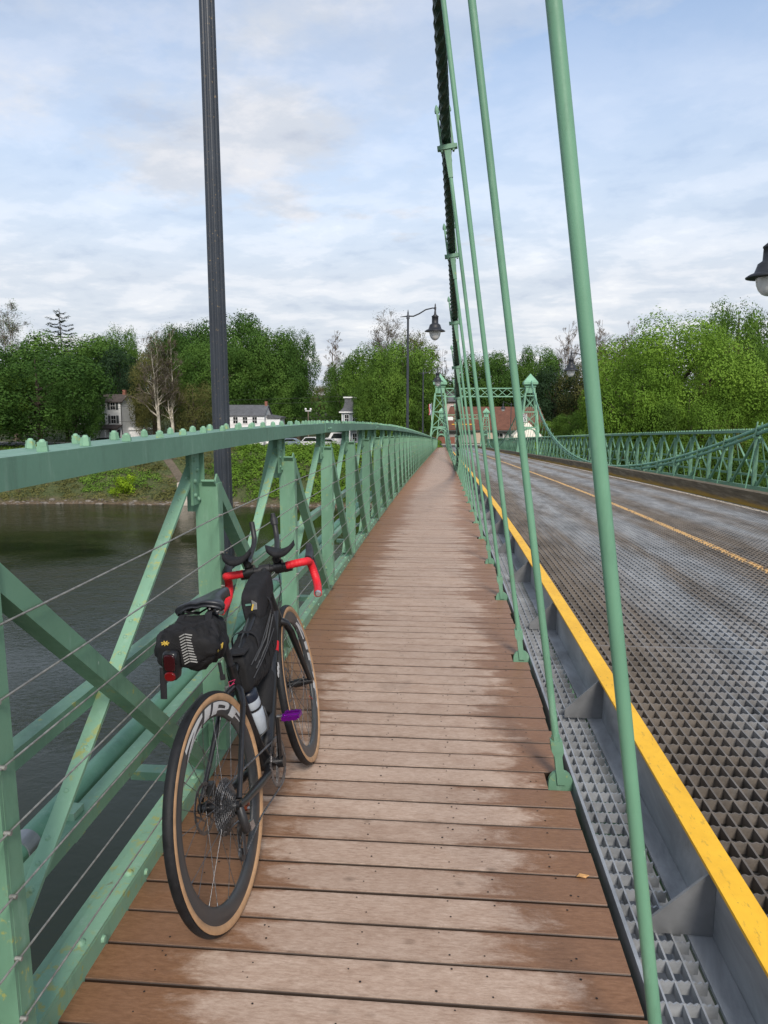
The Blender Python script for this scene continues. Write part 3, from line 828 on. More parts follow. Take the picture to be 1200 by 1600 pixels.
# ================================================================== TOWERS
def tower(side, Y, label):
    x0 = -0.30 if side == 1 else 2*AX+0.30; z = prof(Y)-0.05
    t = thing('bridge_tower', label, 'bridge tower', (x0, Y, z), 'latticed bridge towers')
    hb, ht = (0.90, 0.70), (0.40, 0.36); H1 = 5.2
    def pt(sx, sy_, h):
        f = h/H1; return Vector((x0+sx*(hb[0]+(ht[0]-hb[0])*f), Y+sy_*(hb[1]+(ht[1]-hb[1])*f), z+h))
    G = GREEN_T
    for sx in (-1, 1):
        for s2 in (-1, 1):
            mb = MB(); mb.beam(pt(sx, s2, -0.6), pt(sx, s2, H1), 0.14, 0.14, (0, 1, 0)); mb.build('leg', G, t)
    for h in (2.35, 3.65, 5.0):
        mb = MB()
        for (a, b) in (((-1,-1),(1,-1)), ((1,-1),(1,1)), ((1,1),(-1,1)), ((-1,1),(-1,-1))): mb.beam(pt(*a, h), pt(*b, h), 0.05, 0.09)
        mb.build('ring_beam', G, t)
    for (h0, h1) in ((2.42, 3.58), (3.72, 4.93)):
        mb = MB()
        for (a, b) in (((-1,-1),(1,-1)), ((1,-1),(1,1)), ((1,1),(-1,1)), ((-1,1),(-1,-1))):
            mb.beam(pt(*a, h0), pt(*b, h1), 0.03, 0.045); mb.beam(pt(*b, h0)+Vector((0, .02, .0)), pt(*a, h1)+Vector((0, .02, 0)), 0.03, 0.045)
        mb.build('cross_bracing', G, t)
    for s2 in (-1, 1):   # arched portals, front and back
        mb = MB(); pts = [Vector((x0-0.62+0.62*(1-math.cos(a)), Y+s2*0.55, z+1.75+0.5*math.sin(a))) for a in [PI*i/10 for i in range(11)]]
        mb.tube(pts, 0.045, 6); mb.build('portal_arch', G, t)
    def ringbox(mb, w0, w1, h0, h1, d=0.0): mb.hexa([(x0-w0, Y-w0+d, z+h0), (x0+w0, Y-w0+d, z+h0), (x0+w0, Y+w0-d, z+h0), (x0-w0, Y+w0-d, z+h0), (x0-w1, Y-w1+d, z+h1), (x0+w1, Y-w1+d, z+h1), (x0+w1, Y+w1-d, z+h1), (x0-w1, Y+w1-d, z+h1)])
    mb = MB(); ringbox(mb, 0.40, 0.38, 5.21, 5.70); ringbox(mb, 0.44, 0.44, 5.705, 5.76); ringbox(mb, 0.40, 0.52, 5.765, 5.92); mb.build('saddle_housing', G, t)
    mb = MB(); ringbox(mb, 0.58, 0.58, 5.925, 6.10); ringbox(mb, 0.58, 0.50, 6.105, 6.20); ringbox(mb, 0.50, 0.02, 6.205, 6.80); mb.build('cap', G, t)
tower(1, 61.0, 'nearer green lattice tower straddling the wooden walkway under a pyramid cap')
tower(-1, 61.0, 'nearer green lattice tower across the road, carrying the speed limit sign')
tower(1, 122.0, 'far small green lattice tower at the end of the walkway, seen through the nearer one')
tower(-1, 122.0, 'far small green lattice tower in front of the red roofed building')
def portal(Y, label):
    z = prof(Y)-0.05; t = thing('portal_truss', label, 'portal truss', (AX, Y, z+4.9), 'lattice trusses joining the tower tops')
    mb = MB(); mb.box(0.12, 6.78, Y-0.05, Y+0.05, z+5.56, z+5.65); mb.build('top_chord', GREEN_T, t)
    mb = MB(); mb.box(0.08, 6.82, Y-0.05, Y+0.05, z+4.88, z+4.97); mb.build('bottom_chord', GREEN_T, t)
    mb = MB(); n = 9; w_ = 6.6/n
    for i in range(n):
        a, b = 0.15+i*w_, 0.15+(i+1)*w_
        mb.beam((a, Y-.015, z+4.95), (b, Y-.015, z+5.58), 0.03, 0.045); mb.beam((a, Y+.018, z+5.58), (b, Y+.018, z+4.95), 0.03, 0.045)
    mb.build('lattice', GREEN_T, t)
portal(61.0, 'green lattice beam joining the two nearer tower tops over the road')
portal(122.0, 'distant green lattice beam joining the two far tower tops')

# ================================================================== SIGNS ON THE BRIDGE
WHITE = mottled('sign_white', (0.72, 0.72, 0.70), 0.5, 0.04, 5); INK = mottled('sign_black', (0.02, 0.02, 0.02), 0.5, 0.1, 5)
def text(body, size, loc, rot, mat, parent, name='lettering', ext=0.002, bold=0.0):
    cu = bpy.data.curves.new(name, 'FONT'); cu.body = body; cu.size = size; cu.align_x = 'CENTER'; cu.align_y = 'CENTER'; cu.extrude = ext; cu.offset = bold
    o = bpy.data.objects.new(name, cu); COL.objects.link(o); bpy.context.view_layer.update()
    me = bpy.data.meshes.new_from_object(o.evaluated_get(bpy.context.evaluated_depsgraph_get())); me.name = name
    bpy.data.objects.remove(o); o = bpy.data.objects.new(name, me); COL.objects.link(o); me.materials.clear(); me.materials.append(mat)
    o.rotation_euler = rot; o.location = Vector(loc)-(Vector(parent['_o']) if parent is not None else Vector()); o.parent = parent
    return o
c = at(818.5, 653, 60.1)
t = thing('speed_limit_sign', 'white speed limit 15 sign on the leg of the nearer tower across the road', 'road sign', tuple(c))
mb = MB(); mb.box(c.x-0.27, c.x+0.27, c.y-0.008, c.y+0.008, c.z-0.34, c.z+0.34); mb.build('panel', WHITE, t)
for (bd, s_, dz, bo) in (('SPEED', 0.15, 0.245, 0.002), ('LIMIT', 0.15, 0.105, 0.002), ('15', 0.40, -0.14, 0.006)):
    text(bd, s_, (c.x, c.y-0.012, c.z+dz), (PI/2, 0, 0), INK, t, 'lettering', 0.002, bo)
mb = MB()
for (x0_, x1_, z0_, z1_) in ((-.25, .25, .31, .32), (-.25, .25, -.32, -.31), (-.25, -.24, -.309, .309), (.24, .25, -.309, .309)): mb.box(c.x+x0_, c.x+x1_, c.y-0.012, c.y-0.0085, c.z+z0_, c.z+z1_)
mb.build('border', INK, t)
mb = MB(); mb.box(c.x-0.03, c.x+0.03, c.y+0.009, c.y+0.35, c.z-0.03, c.z+0.03); mb.build('bracket', GALV, t)

# ================================================================== LAMPS
def glass_mat():
    m = Mat('frosted_globe'); n = m.noise(m.pos(), 9, 4)
    m.set(m.ramp(n, [(0.3, (0.66, 0.66, 0.64)), (0.7, (0.80, 0.80, 0.78))]), 0.22, 0.0, 0.6)
    m.b.inputs['Transmission Weight'].default_value = 0.12
    return m.m
GLOBE = glass_mat()
def polemat():
    m = Mat('weathered_pole'); p = m.pos()
    c = m.ramp(m.noise(p, 4, 5), [(0.3, (0.026, 0.032, 0.042)), (0.7, (0.040, 0.048, 0.060))])
    s = m.ramp(m.noise(p, 60, 3, 0.6), [(0.64, 0.0), (0.70, 0.8)])
    m.set(m.mix(s, c, (0.26, 0.19, 0.10)), 0.42, 0.1); m.bump(m.noise(p, 60, 3), 0.2, 0.002)
    return m.m
POLE = polemat()
def lamp(px, py, pz, h, label, side, arm=1.12):
    t = thing('street_lamp', label, 'street lamp', (px, py, pz), 'black arm lamps along the bridge')
    mb = MB(); nfl = 12; ringsv = []; zs = [-0.4, 0.0, 0.25, 0.4, h]; rr = [0.10, 0.10, 0.085, 0.062, 0.042]
    vs = []; fs = []; n = nfl*4
    for z_, r_ in zip(zs, rr):
        for q in range(n):
            r2 = r_*(1.0 if q % 4 in (0, 1) else 0.93) if z_ > 0.3 else r_
            vs.append((px+r2*math.cos(2*PI*q/n), py+r2*math.sin(2*PI*q/n), pz+z_))
    for i in range(len(zs)-1):
        for q in range(n): fs.append((i*n+q, i*n+(q+1) % n, (i+1)*n+(q+1) % n, (i+1)*n+q))
    mb.add(vs, fs, 0, False)
    mb.lathe([(0.075, h-0.10), (0.06, h-0.02), (0.055, h+0.03), (0.03, h+0.08), (0.035, h+0.12), (0.006, h+0.26)], Matrix.Translation((px, py, pz)), 12)
    mb.build('pole', POLE, t)
    s = 1 if side > 0 else -1
    mb = MB(); zt = pz+h
    pts = [(px-s*0.32, py, zt-0.03), (px-s*0.1, py, zt-0.01), (px, py, zt), (px+s*0.22, py, zt-0.005), (px+s*0.45, py, zt+0.09), (px+s*0.72, py, zt+0.25), (px+s*(arm-0.1), py, zt+0.31), (px+s*arm, py, zt+0.30)]
    mb.tube(pts, [0.012, 0.024, 0.028, 0.028, 0.028, 0.026, 0.025, 0.025], 8)
    mb.lathe([(0.04, 0.24), (0.045, 0.34), (0.02, 0.38), (0.03, 0.42), (0.004, 0.50)], Matrix.Translation((px+s*arm, py, zt)), 10)
    mb.build('arm', BLACK_PAINT, t)
    hx = px+s*arm; M = Matrix.Translation((hx, py, zt-0.62))
    mb = MB()
    mb.lathe([(0.42, 0.0), (0.425, 0.02), (0.36, 0.065), (0.27, 0.10), (0.235, 0.20), (0.215, 0.27), (0.15, 0.315), (0.135, 0.33), (0.13, 0.56), (0.145, 0.575), (0.145, 0.60), (0.05, 0.68), (0.03, 0.87)], M, 24)
    mb.build('shade', BLACK_PAINT, t)
    mb = MB(); mb.lathe([(0.235, -0.003), (0.232, -0.05), (0.215, -0.14), (0.175, -0.24), (0.11, -0.315), (0.05, -0.345), (0.012, -0.355)], M, 20); mb.build('globe', GLOBE, t)
p = at(345, 640, 4.7); lamp(p.x, 4.7, prof(4.7), 5.9, 'dark ribbed lamp pole rising behind the green railing next to the bicycle', 1)
p = at(637, 600, 29.7); lamp(p.x, 29.7, prof(29.7), 6.20, 'black arm lamp with white globe, clear of the trees beside the hanging cable', 1, 1.10)
p = at(661, 620, 52.5); lamp(p.x, 52.5, prof(52.5), 6.05, 'farther black arm lamp just in front of the walkway tower', 1, 1.05)
gx = at(1201, 434, 15.2); lamp(gx.x+1.2, 15.2, prof(15.2), gx.z+0.62-prof(15.2), 'lamp over the road cut by the right picture edge, only its shade and globe showing', -1, 1.2)
gx = at(892, 579, 40.0); p = at(925, 600, 40.0); lamp(p.x, 40.0, prof(40), gx.z+0.62-prof(40), 'black lamp beyond the far railing, half hidden behind the nearest rod', -1, p.x-gx.x)
gx = at(786, 640, 100.0); lamp(gx.x+1.1, 100.0, prof(100), gx.z+0.62-prof(100)+0.1, 'tiny distant lamp hanging in front of the red roof', -1, 1.1)

# conduit pipe outside the railing
t = thing('conduit_pipe', 'round pale green pipe running outside the railing above the river', 'pipe', (-1.2, 0, 0.35))
mb = MB(); mb.tube([(-1.2, y, prof(y)+0.345) for y in span(-1, 60, 61)], 0.040, 16); mb.build('pipe', GREEN_P, t)
for k in range(0, 38, 2):
    y = sy(k)+0.42; z = prof(y)+0.345
    mb = MB(); mb.cyl((-1.2, y-0.03, z+0.001), (-1.2, y+0.03, z-0.001), 0.044, n=16); mb.build('coupling', GALV, t)
    mb = MB(); mb.box(-1.17, -1.105, y+0.12, y+0.18, z-0.035, z+0.04); mb.beam((-1.2, y+0.15, z-0.05), (-1.105, y+0.15, z-0.05), 0.06, 0.014); mb.cyl((-1.165, y+0.15, z+0.04), (-1.165, y+0.15, z+0.06), 0.014, n=6, smooth=False); mb.build('pipe_bracket', GREEN_L, t)
# ================================================================== BICYCLE
lamB = 0.16; phiB = 0.048
BK = thing('bicycle', 'black drop-bar touring bicycle with red bar tape and packed bags leaning on the green railing', 'bicycle', (-0.635, 2.033, -0.001))
BK.rotation_euler = (0, -lamB, 0)
BK.rotation_mode = 'XYZ'
BK.matrix_world = Matrix.Translation((-0.635, 2.033, -0.001)) @ Matrix.Rotation(-phiB, 4, 'Z') @ Matrix.Rotation(-lamB, 4, 'Y')
BK['_o'] = (0.0, 0.0, 0.0)     # its parts are modelled in its own frame: X right, Y forward, Z up
CARB = mottled('carbon_black', (0.007, 0.007, 0.008), 0.33, 0.3, 25, 0.0, 0.0, 0.6)
CARBM = mottled('carbon_matt', (0.020, 0.020, 0.022), 0.5, 0.3, 40)
RUB = mottled('tyre_rubber', (0.010, 0.0105, 0.012), 0.6, 0.35, 30, 0, 0.3, 0.3)
TAN = mottled('tan_sidewall', (0.40, 0.235, 0.120), 0.75, 0.15, 25)
RIM = mottled('rim_grey', (0.038, 0.040, 0.042), 0.42, 0.12, 10)
DEC = mottled('decal_white', (0.48, 0.48, 0.47), 0.45, 0.03, 10)
MET = mottled('drive_steel', (0.16, 0.16, 0.165), 0.35, 0.4, 80, 0.85)
REDT = mottled('red_bar_tape', (0.62, 0.012, 0.022), 0.55, 0.15, 30, 0, 0.3)
def fabric(name, c):
    m = Mat(name); p = m.pos(obj=True); n = m.noise(p, 14, 6, 0.7); wv = m.noise(p, 300, 2)
    dust = m.ramp(m.noise(p, 30, 6, 0.75), [(0.62, 0.0), (0.76, 0.25)])
    cc = m.ramp(n, [(0.3, tuple(x*0.65 for x in c)), (0.7, tuple(x*1.5 for x in c))])
    m.set(m.mix(dust, cc, (0.12, 0.11, 0.10)), 0.8, 0, 0.3); m.bump(m.math('ADD', n, m.math('MULTIPLY', wv, 0.15)), 0.7, 0.006)
    return m.m
BAG = fabric('bag_fabric', (0.011, 0.011, 0.012)); BAG2 = fabric('bag_coated', (0.014, 0.014, 0.016))
RLENS = Mat('tail_lens').set((0.12, 0.004, 0.005), 0.12).m
PURP = Mat('anodised_purple').set((0.22, 0.01, 0.33), 0.3, 0.75).m
GOLD = mottled('yellow_stitch', (0.55, 0.38, 0.06), 0.7, 0.1, 10); REFL = mottled('reflective_print', (0.30, 0.30, 0.29), 0.5, 0.1, 10)

def lerp(a, b, t): return a+(b-a)*t
ARA, AFA = Vector((0, 0, 0.358)), Vector((0, 1.022, 0.358))
HT0, HT1 = Vector((0, 0.800, 0.885)), Vector((0, 0.858, 0.722))
BBc = Vector((0, 0.435, 0.277)); SC = Vector((0, 0.302, 0.690))
# steering frame
hax = (HT0-HT1).normalized()
def steer(angle):
    return Matrix.Translation(HT1) @ Matrix.Rotation(angle, 4, hax) @ Matrix.Translation(-HT1)
ST_ = steer(R(6.5))
def X_(M, v): return M @ Vector(v)

GLYPH = {   # bold condensed strokes on a 1 x 1 cell, polygons of quads
 'Z': [[(0,.72),(1,.72),(1,1),(0,1)], [(0,.28),(.42,.28),(1,.72),(.58,.72)], [(0,0),(1,0),(1,.28),(0,.28)]],
 'I': [[(0,0),(1,0),(1,1),(0,1)]],
 'P': [[(0,0),(.36,0),(.36,1),(0,1)], [(.36,.72),(1,.72),(1,1),(.36,1)], [(.72,.36),(1,.36),(1,.72),(.72,.72)], [(.36,.30),(1,.36),(.85,.36),(.36,.50)]],
}
GLYPH['P'] = [[(0,0),(.34,0),(.34,1),(0,1)], [(.34,.74),(1,.62),(1,.85),(.90,1),(.34,1)], [(.78,.40),(1,.48),(1,.62),(.78,.67)], [(.34,.26),(.86,.30),(1,.48),(.78,.40),(.34,.44)]]
def wheel(c, M, name, drive, decal_angles):
    'M maps wheel frame (axle = X) into the bicycle frame'
    w_ = MB()
    RT, rr = 0.3425, 0.0185
    def torus(mb, R0, prof2, n=96, smooth=True, mi=0):
        m_ = len(prof2); vs = []; fs = []
        for i in range(n):
            a = 2*PI*i/n; ca, sa = math.cos(a), math.sin(a)
            for (dx_, dr) in prof2: vs.append(M @ (c + Vector((dx_, (R0+dr)*sa, (R0+dr)*ca))))
        for i in range(n):
            for j in range(m_-1): fs.append((i*m_+j, i*m_+j+1, ((i+1) % n)*m_+j+1, ((i+1) % n)*m_+j))
        mb.add(vs, fs, mi, smooth)
    # tread and tan sidewalls
    tr = [(rr*math.sin(a), rr*math.cos(a)) for a in [R(d) for d in range(-62, 63, 12)]]
    mbt = MB(); torus(mbt, RT, tr)
    for i in range(96):       # fine centre ridges
        pass
    wheelo = mbt.build(name, RUB, BK)
    for s in (-1, 1):
        sw = [(s*rr*math.sin(a), rr*math.cos(a)) for a in [R(d) for d in (62, 78, 95, 112, 128, 140)]]
        mb = MB(); torus(mb, RT, sw if s > 0 else sw); mb.build('sidewall', TAN, wheelo)
    # deep rim
    rp = [(0.0120, 0.0), (0.0130, -0.006), (0.0137, -0.018), (0.0125, -0.032), (0.0085, -0.045), (0.003, -0.052), (-0.003, -0.052), (-0.0085, -0.045), (-0.0125, -0.032), (-0.0137, -0.018), (-0.0130, -0.006), (-0.0120, 0.0), (-0.0095, -0.003), (0.0095, -0.003), (0.012, 0.0)]
    RR = RT-0.0125
    mb = MB(); torus(mb, RR, rp); mb.build('rim', RIM, wheelo)
    def rx(dr):     # half width of the rim at depth dr
        pts = [(0.0, 0.0120), (0.006, 0.0130), (0.018, 0.0137), (0.032, 0.0125), (0.045, 0.0085), (0.052, 0.003)]
        for (a, xa), (b, xb) in zip(pts[:-1], pts[1:]):
            if a <= dr <= b: return lerp(xa, xb, (dr-a)/(b-a))
        return 0.003
    mb = MB()
    for s in (-1, 1):
        for ang in decal_angles:
            adv = 0
            # letters advance clockwise seen from the right-hand side
            for ch, wd in (('Z', 0.50), ('I', 0.16), ('P', 0.42), ('P', 0.42)):
                for poly in GLYPH[ch]:
                    # subdivide each polygon edge as a fan strip
                    for sub in range(4):
                        pass
                    cx_ = sum(p[0] for p in poly)/len(poly); cy_ = sum(p[1] for p in poly)/len(poly)
                    ring = []
                    for (a_, b_) in zip(poly, poly[1:]+poly[:1]):
                        for q in range(4): ring.append((lerp(a_[0], b_[0], q/4), lerp(a_[1], b_[1], q/4)))
                    def mp_(u, v):
                        dr = 0.043 - 0.038*v; sh = (v-0.5)*0.07
                        th = ang*1.0 + s*(adv + u*wd + sh)
                        r_ = RR-dr; return M @ (c + Vector((s*(rx(dr)+0.0012), r_*math.sin(th), r_*math.cos(th))))
                    vs = [mp_(cx_, cy_)] + [mp_(*p) for p in ring]; n = len(ring)
                    # extra middle ring to follow the curved flank
                    mid = [mp_(lerp(cx_, p[0], .5), lerp(cy_, p[1], .5)) for p in ring]; vs += mid
                    fs = [(0, 1+n+i, 1+n+(i+1) % n) for i in range(n)] + [(1+n+i, 1+i, 1+(i+1) % n, 1+n+(i+1) % n) for i in range(n)]
                    mb.add(vs, fs)
                adv += wd + 0.06
    mb.build('rim_lettering', DEC, wheelo)
    # hub, spokes
    mb = MB(); hw = 0.048
    mb.cyl(M @ (c+Vector((-0.055, 0, 0))), M @ (c+Vector((0.055, 0, 0))), 0.014, n=14)
    for x in (-0.036, 0.030): mb.cyl(M @ (c+Vector((x-0.0025, 0, 0))), M @ (c+Vector((x+0.0025, 0, 0))), 0.026, n=20)
    mb.cyl(M @ (c+Vector((-0.020, 0, 0))), M @ (c+Vector((0.018, 0, 0))), 0.019, n=14)
    mb.build('hub', CARB, wheelo)
    mb = MB(); ns = 24
    for i in range(ns):
        s = 1 if i % 2 else -1; a = 2*PI*i/ns; cr_ = (1 if (i//2) % 2 else -1)*R(78)
        p0 = c + Vector(((0.030 if s > 0 else -0.036), 0.024*math.sin(a+cr_), 0.024*math.cos(a+cr_)))
        r_ = RR-0.050; p1 = c + Vector((s*0.002, r_*math.sin(a), r_*math.cos(a)))
        mb.cyl(M @ p0, M @ p1, 0.0011, n=5)
        p2 = p1.lerp(p0, 0.04); mb.cyl(M @ p1, M @ p2, 0.0022, n=5)
    mb.build('spokes', MET, wheelo)
    # disc rotor on the left
    mb = MB(); xr_ = -0.050; n = 72
    for (ra, rb) in ((0.080, 0.068), (0.040, 0.036)):
        vs = []; 
        for i in range(n):
            a = 2*PI*i/n; wv = (0.0014 if i % 4 < 2 else 0) if ra > 0.07 else 0
            for (x, r_) in ((xr_-0.0009, ra-wv), (xr_+0.0009, ra-wv), (xr_+0.0009, rb), (xr_-0.0009, rb)): vs.append(M @ (c+Vector((x, r_*math.sin(a), r_*math.cos(a)))))
        mb.add(vs, [(i*4+j, i*4+(j+1) % 4, ((i+1) % n)*4+(j+1) % 4, ((i+1) % n)*4+j) for i in range(n) for j in range(4)])
    for i in range(6):
        a = 2*PI*i/6; b = a+0.7
        mb.beam(M @ (c+Vector((xr_, 0.037*math.sin(a), 0.037*math.cos(a)))), M @ (c+Vector((xr_, 0.070*math.sin(b), 0.070*math.cos(b)))), 0.0016, 0.006, M.to_3x3() @ Vector((0, math.cos(a), -math.sin(a))))
    mb.build('brake_rotor', MET, wheelo)
    return wheelo
ID = Matrix()
RW = wheel(ARA, ID, 'rear_wheel', True, [R(-34)])
FW = wheel(AFA, ST_, 'front_wheel', False, [R(38)])
# valve and a silver tape mark on the front rim
mb = MB(); a = R(128); mb.cyl(X_(ST_, AFA+Vector((0, 0.275*math.sin(a), 0.275*math.cos(a)))), X_(ST_, AFA+Vector((0, 0.225*math.sin(a), 0.225*math.cos(a)))), 0.003, n=6); mb.build('valve', Mat('valve_red').set((0.4, 0.02, 0.03), 0.4, 0.5).m, FW)
# cassette
mb = MB()
for i in range(11):
    x = 0.018 + i*0.0037; r_ = 0.088 - i*0.0058; nt_ = 44 - i*3; vs = []
    for xx in (x-0.0009, x+0.0009):
        for j in range(nt_*2):
            a = 2*PI*j/(nt_*2); q = r_ if j % 2 else r_-0.0055; vs.append(ARA+Vector((xx, q*math.sin(a), q*math.cos(a))))
    for xx in (x-0.0009, x+0.0009):
        for j in range(nt_*2):
            a = 2*PI*j/(nt_*2); q = r_*0.80; vs.append(ARA+Vector((xx, q*math.sin(a), q*math.cos(a))))
    n = nt_*2
    mb.add(vs, [(j, (j+1) % n, n+(j+1) % n, n+j) for j in range(n)] + [(j, 2*n+j, 2*n+(j+1) % n, (j+1) % n) for j in range(n)] + [(n+j, n+(j+1) % n, 3*n+(j+1) % n, 3*n+j) for j in range(n)])
mb.cyl(ARA+Vector((0.016, 0, 0)), ARA+Vector((0.060, 0, 0)), 0.020, n=16)
for a in range(5):
    an = 2*PI*a/5; mb.beam(ARA+Vector((0.02, 0, 0)), ARA+Vector((0.02, 0.075*math.sin(an), 0.075*math.cos(an))), 0.002, 0.012, (1, 0, 0))
mb.build('cassette', MET, RW)

# ---- frame
mb = MB()
def tb(pts, rad, n=14, **k): mb.tube(pts, rad, n, **k)
tb([HT0+hax*0.012, HT0, HT0.lerp(HT1, .5), HT1, HT1-hax*0.01], [0.022, 0.025, 0.023, 0.028, 0.028])
tb([HT1+Vector((0, -0.012, 0.03)), Vector((0, 0.70, 0.555)), Vector((0, 0.53, 0.365)), BBc+Vector((0, 0.02, 0.01))], [(0.028, 0.026), (0.026, 0.024), (0.030, 0.026), (0.034, 0.030)], 16)
tb([HT0+Vector((0, -0.01, -0.03)), Vector((0, 0.62, 0.815)), Vector((0, 0.42, 0.735)), SC+Vector((0, 0, -0.01))], [(0.021, 0.024), (0.020, 0.018), (0.018, 0.014), (0.018, 0.015)], 14)
tb([SC+Vector((0, -0.006, 0.03)), SC, Vector((0, 0.345, 0.54)), Vector((0, 0.40, 0.38)), BBc], [0.0165, 0.0175, (0.016, 0.018), (0.018, 0.020), (0.034, 0.024)], 14)
mb.cyl(BBc-Vector((0.040, 0, 0)), BBc+Vector((0.040, 0, 0)), 0.030, n=18)
for s in (-1, 1):
    tb([Vector((0, 0.315, 0.640)), Vector((s*0.024, 0.285, 0.625)), Vector((s*0.040, 0.245, 0.595)), Vector((s*0.055, 0.10, 0.455)), Vector((s*0.064, 0.012, 0.375))], [0.012, 0.0115, (0.011, 0.010), (0.010, 0.008), (0.011, 0.008)], 10)
    tb([BBc+Vector((s*0.022, -0.01, -0.004)), Vector((s*0.045, 0.33, 0.283)), Vector((s*0.048, 0.24, 0.298)), Vector((s*0.063, 0.06, 0.340)), Vector((s*0.064, 0.0, 0.358))], [(0.015, 0.016), (0.012, 0.016), (0.012, 0.015), (0.009, 0.012), (0.010, 0.014)], 10)
    mb.cyl(Vector((s*0.058, 0, 0.358)), Vector((s*0.070, 0, 0.358)), 0.015, n=14)
frame = mb.build('frame', CARB, BK)
mb = MB(); mb.tube([Vector((0.0, 0.292, 0.66))+Vector((0, -0.012, -0.005))]*1+[Vector((0.010, 0.288, 0.668)), Vector((-0.010, 0.275, 0.666)), Vector((-0.004, 0.262, 0.655)), Vector((0.014, 0.268, 0.662))], 0.0014, 5); mb.build('pink_tie', Mat('pink_cord').set((0.55, 0.03, 0.12), 0.6).m, frame)
mb = MB(); mb.tube([HT1+Vector((0, -0.012, 0.03))+(Vector((0, 0.70, 0.555))-HT1-Vector((0, -0.012, 0.03)))*q for q in (0.55, 0.72)], [(0.0285, 0.027), (0.0282, 0.0262)], 16); mb.build('red_band', REDT, frame)
mb = MB(); p0 = HT1+Vector((0, -0.012, 0.03)); d_ = Vector((0, 0.70, 0.555))-p0
for (q, w_, h_) in ((0.98, 0.008, 0.020), (1.06, 0.010, 0.016), (1.14, 0.007, 0.014)): 
    pp = p0+d_*q+Vector((0.0278, 0.004, 0)); mb.lathe([(w_, 0), (w_*0.8, 0.0012)], Matrix.Translation(pp) @ Matrix.Rotation(PI/2, 4, 'Y') @ Matrix.Diagonal((1.9, 1, 1, 1)), 9)
mb.build('frame_sticker', DEC, frame)

# seatpost, saddle
mb = MB(); mb.tube([SC+Vector((0, 0.002, 0.0)), Vector((0, 0.243, 0.930))], 0.0136, 14); mb.tube([Vector((0, 0.243, 0.925)), Vector((0, 0.235, 0.950))], [0.020, 0.016], 10)
for s in (-1, 1):
    mb.tube([Vector((s*0.042, 0.12, 0.972)), Vector((s*0.022, 0.17, 0.948)), Vector((s*0.020, 0.28, 0.944)), Vector((s*0.014, 0.37, 0.975))], 0.0035, 8)
mb.build('seatpost', CARBM, BK)
mb = MB(); L = 14; Wn = 12; top = []; 
stn = [(0.105, 0.060, 0.006), (0.112, 0.074, 0.012), (0.13, 0.082, 0.014), (0.16, 0.080, 0.012), (0.19, 0.066, 0.010), (0.22, 0.048, 0.009), (0.26, 0.032, 0.008), (0.30, 0.025, 0.007), (0.34, 0.022, 0.004), (0.37, 0.019, 0.0), (0.385, 0.011, -0.006)]
vs = []
for (y, hw, dz) in stn:
    for j in range(Wn+1):
        u = -1+2*j/Wn; x = hw*math.sin(u*PI/2); dr = (abs(u)**2.2)*0.030*(1 if hw > .04 else .8); groove = -0.004*math.exp(-(x/0.010)**2)
        vs.append((x, y+(0.028*(abs(u)**2) if y < 0.115 else 0)-(0.02*(1-abs(u)**2) if y < .11 else 0)*-1, 0.987+dz-dr+groove))
nn = Wn+1; fs = [(i*nn+j, i*nn+j+1, (i+1)*nn+j+1, (i+1)*nn+j) for i in range(len(stn)-1) for j in range(Wn)]
b0 = len(vs); vs += [(x*0.93, y+0.002, z-0.014) for (x, y, z) in vs]
fs += [(b0+a, b0+d, b0+c_, b0+b) for (a, b, c_, d) in fs]
edge = [j for j in range(nn)] + [(i*nn+Wn) for i in range(1, len(stn))] + [((len(stn)-1)*nn+j) for j in range(Wn-1, -1, -1)] + [i*nn for i in range(len(stn)-2, 0, -1)]
fs += [(edge[i], b0+edge[i], b0+edge[(i+1) % len(edge)], edge[(i+1) % len(edge)]) for i in range(len(edge))]
mb.add(vs, fs, 0, True); mb.build('saddle', mottled('saddle_black', (0.022, 0.024, 0.030), 0.38, 0.2, 20), BK)

# ---- cranks, pedals, chain
XC = 0.052
mb = MB(); n = 44*2; vs = []
rc = 0.092
for x in (XC-0.0015, XC+0.0015):
    for j in range(n):
        a = 2*PI*j/n; q = rc if j % 2 else rc-0.006; vs.append(BBc+Vector((x, q*math.sin(a), q*math.cos(a))))
for x in (XC-0.0015, XC+0.0015):
    for j in range(n):
        a = 2*PI*j/n; q = rc-0.018; vs.append(BBc+Vector((x, q*math.sin(a), q*math.cos(a))))
mb.add(vs, [(j, (j+1) % n, n+(j+1) % n, n+j) for j in range(n)]+[(j, 2*n+j, 2*n+(j+1) % n, (j+1) % n) for j in range(n)]+[(n+j, n+(j+1) % n, 3*n+(j+1) % n, 3*n+j) for j in range(n)]+[(2*n+j, 3*n+j, 3*n+(j+1) % n, 2*n+(j+1) % n) for j in range(n)])
for a in range(4):
    an = 2*PI*a/4+0.6; mb.beam(BBc+Vector((XC, 0, 0)), BBc+Vector((XC, 0.078*math.sin(an), 0.078*math.cos(an))), 0.006, 0.020, (0, math.cos(an), -math.sin(an)))
chainring = mb.build('chainring', MET, BK)
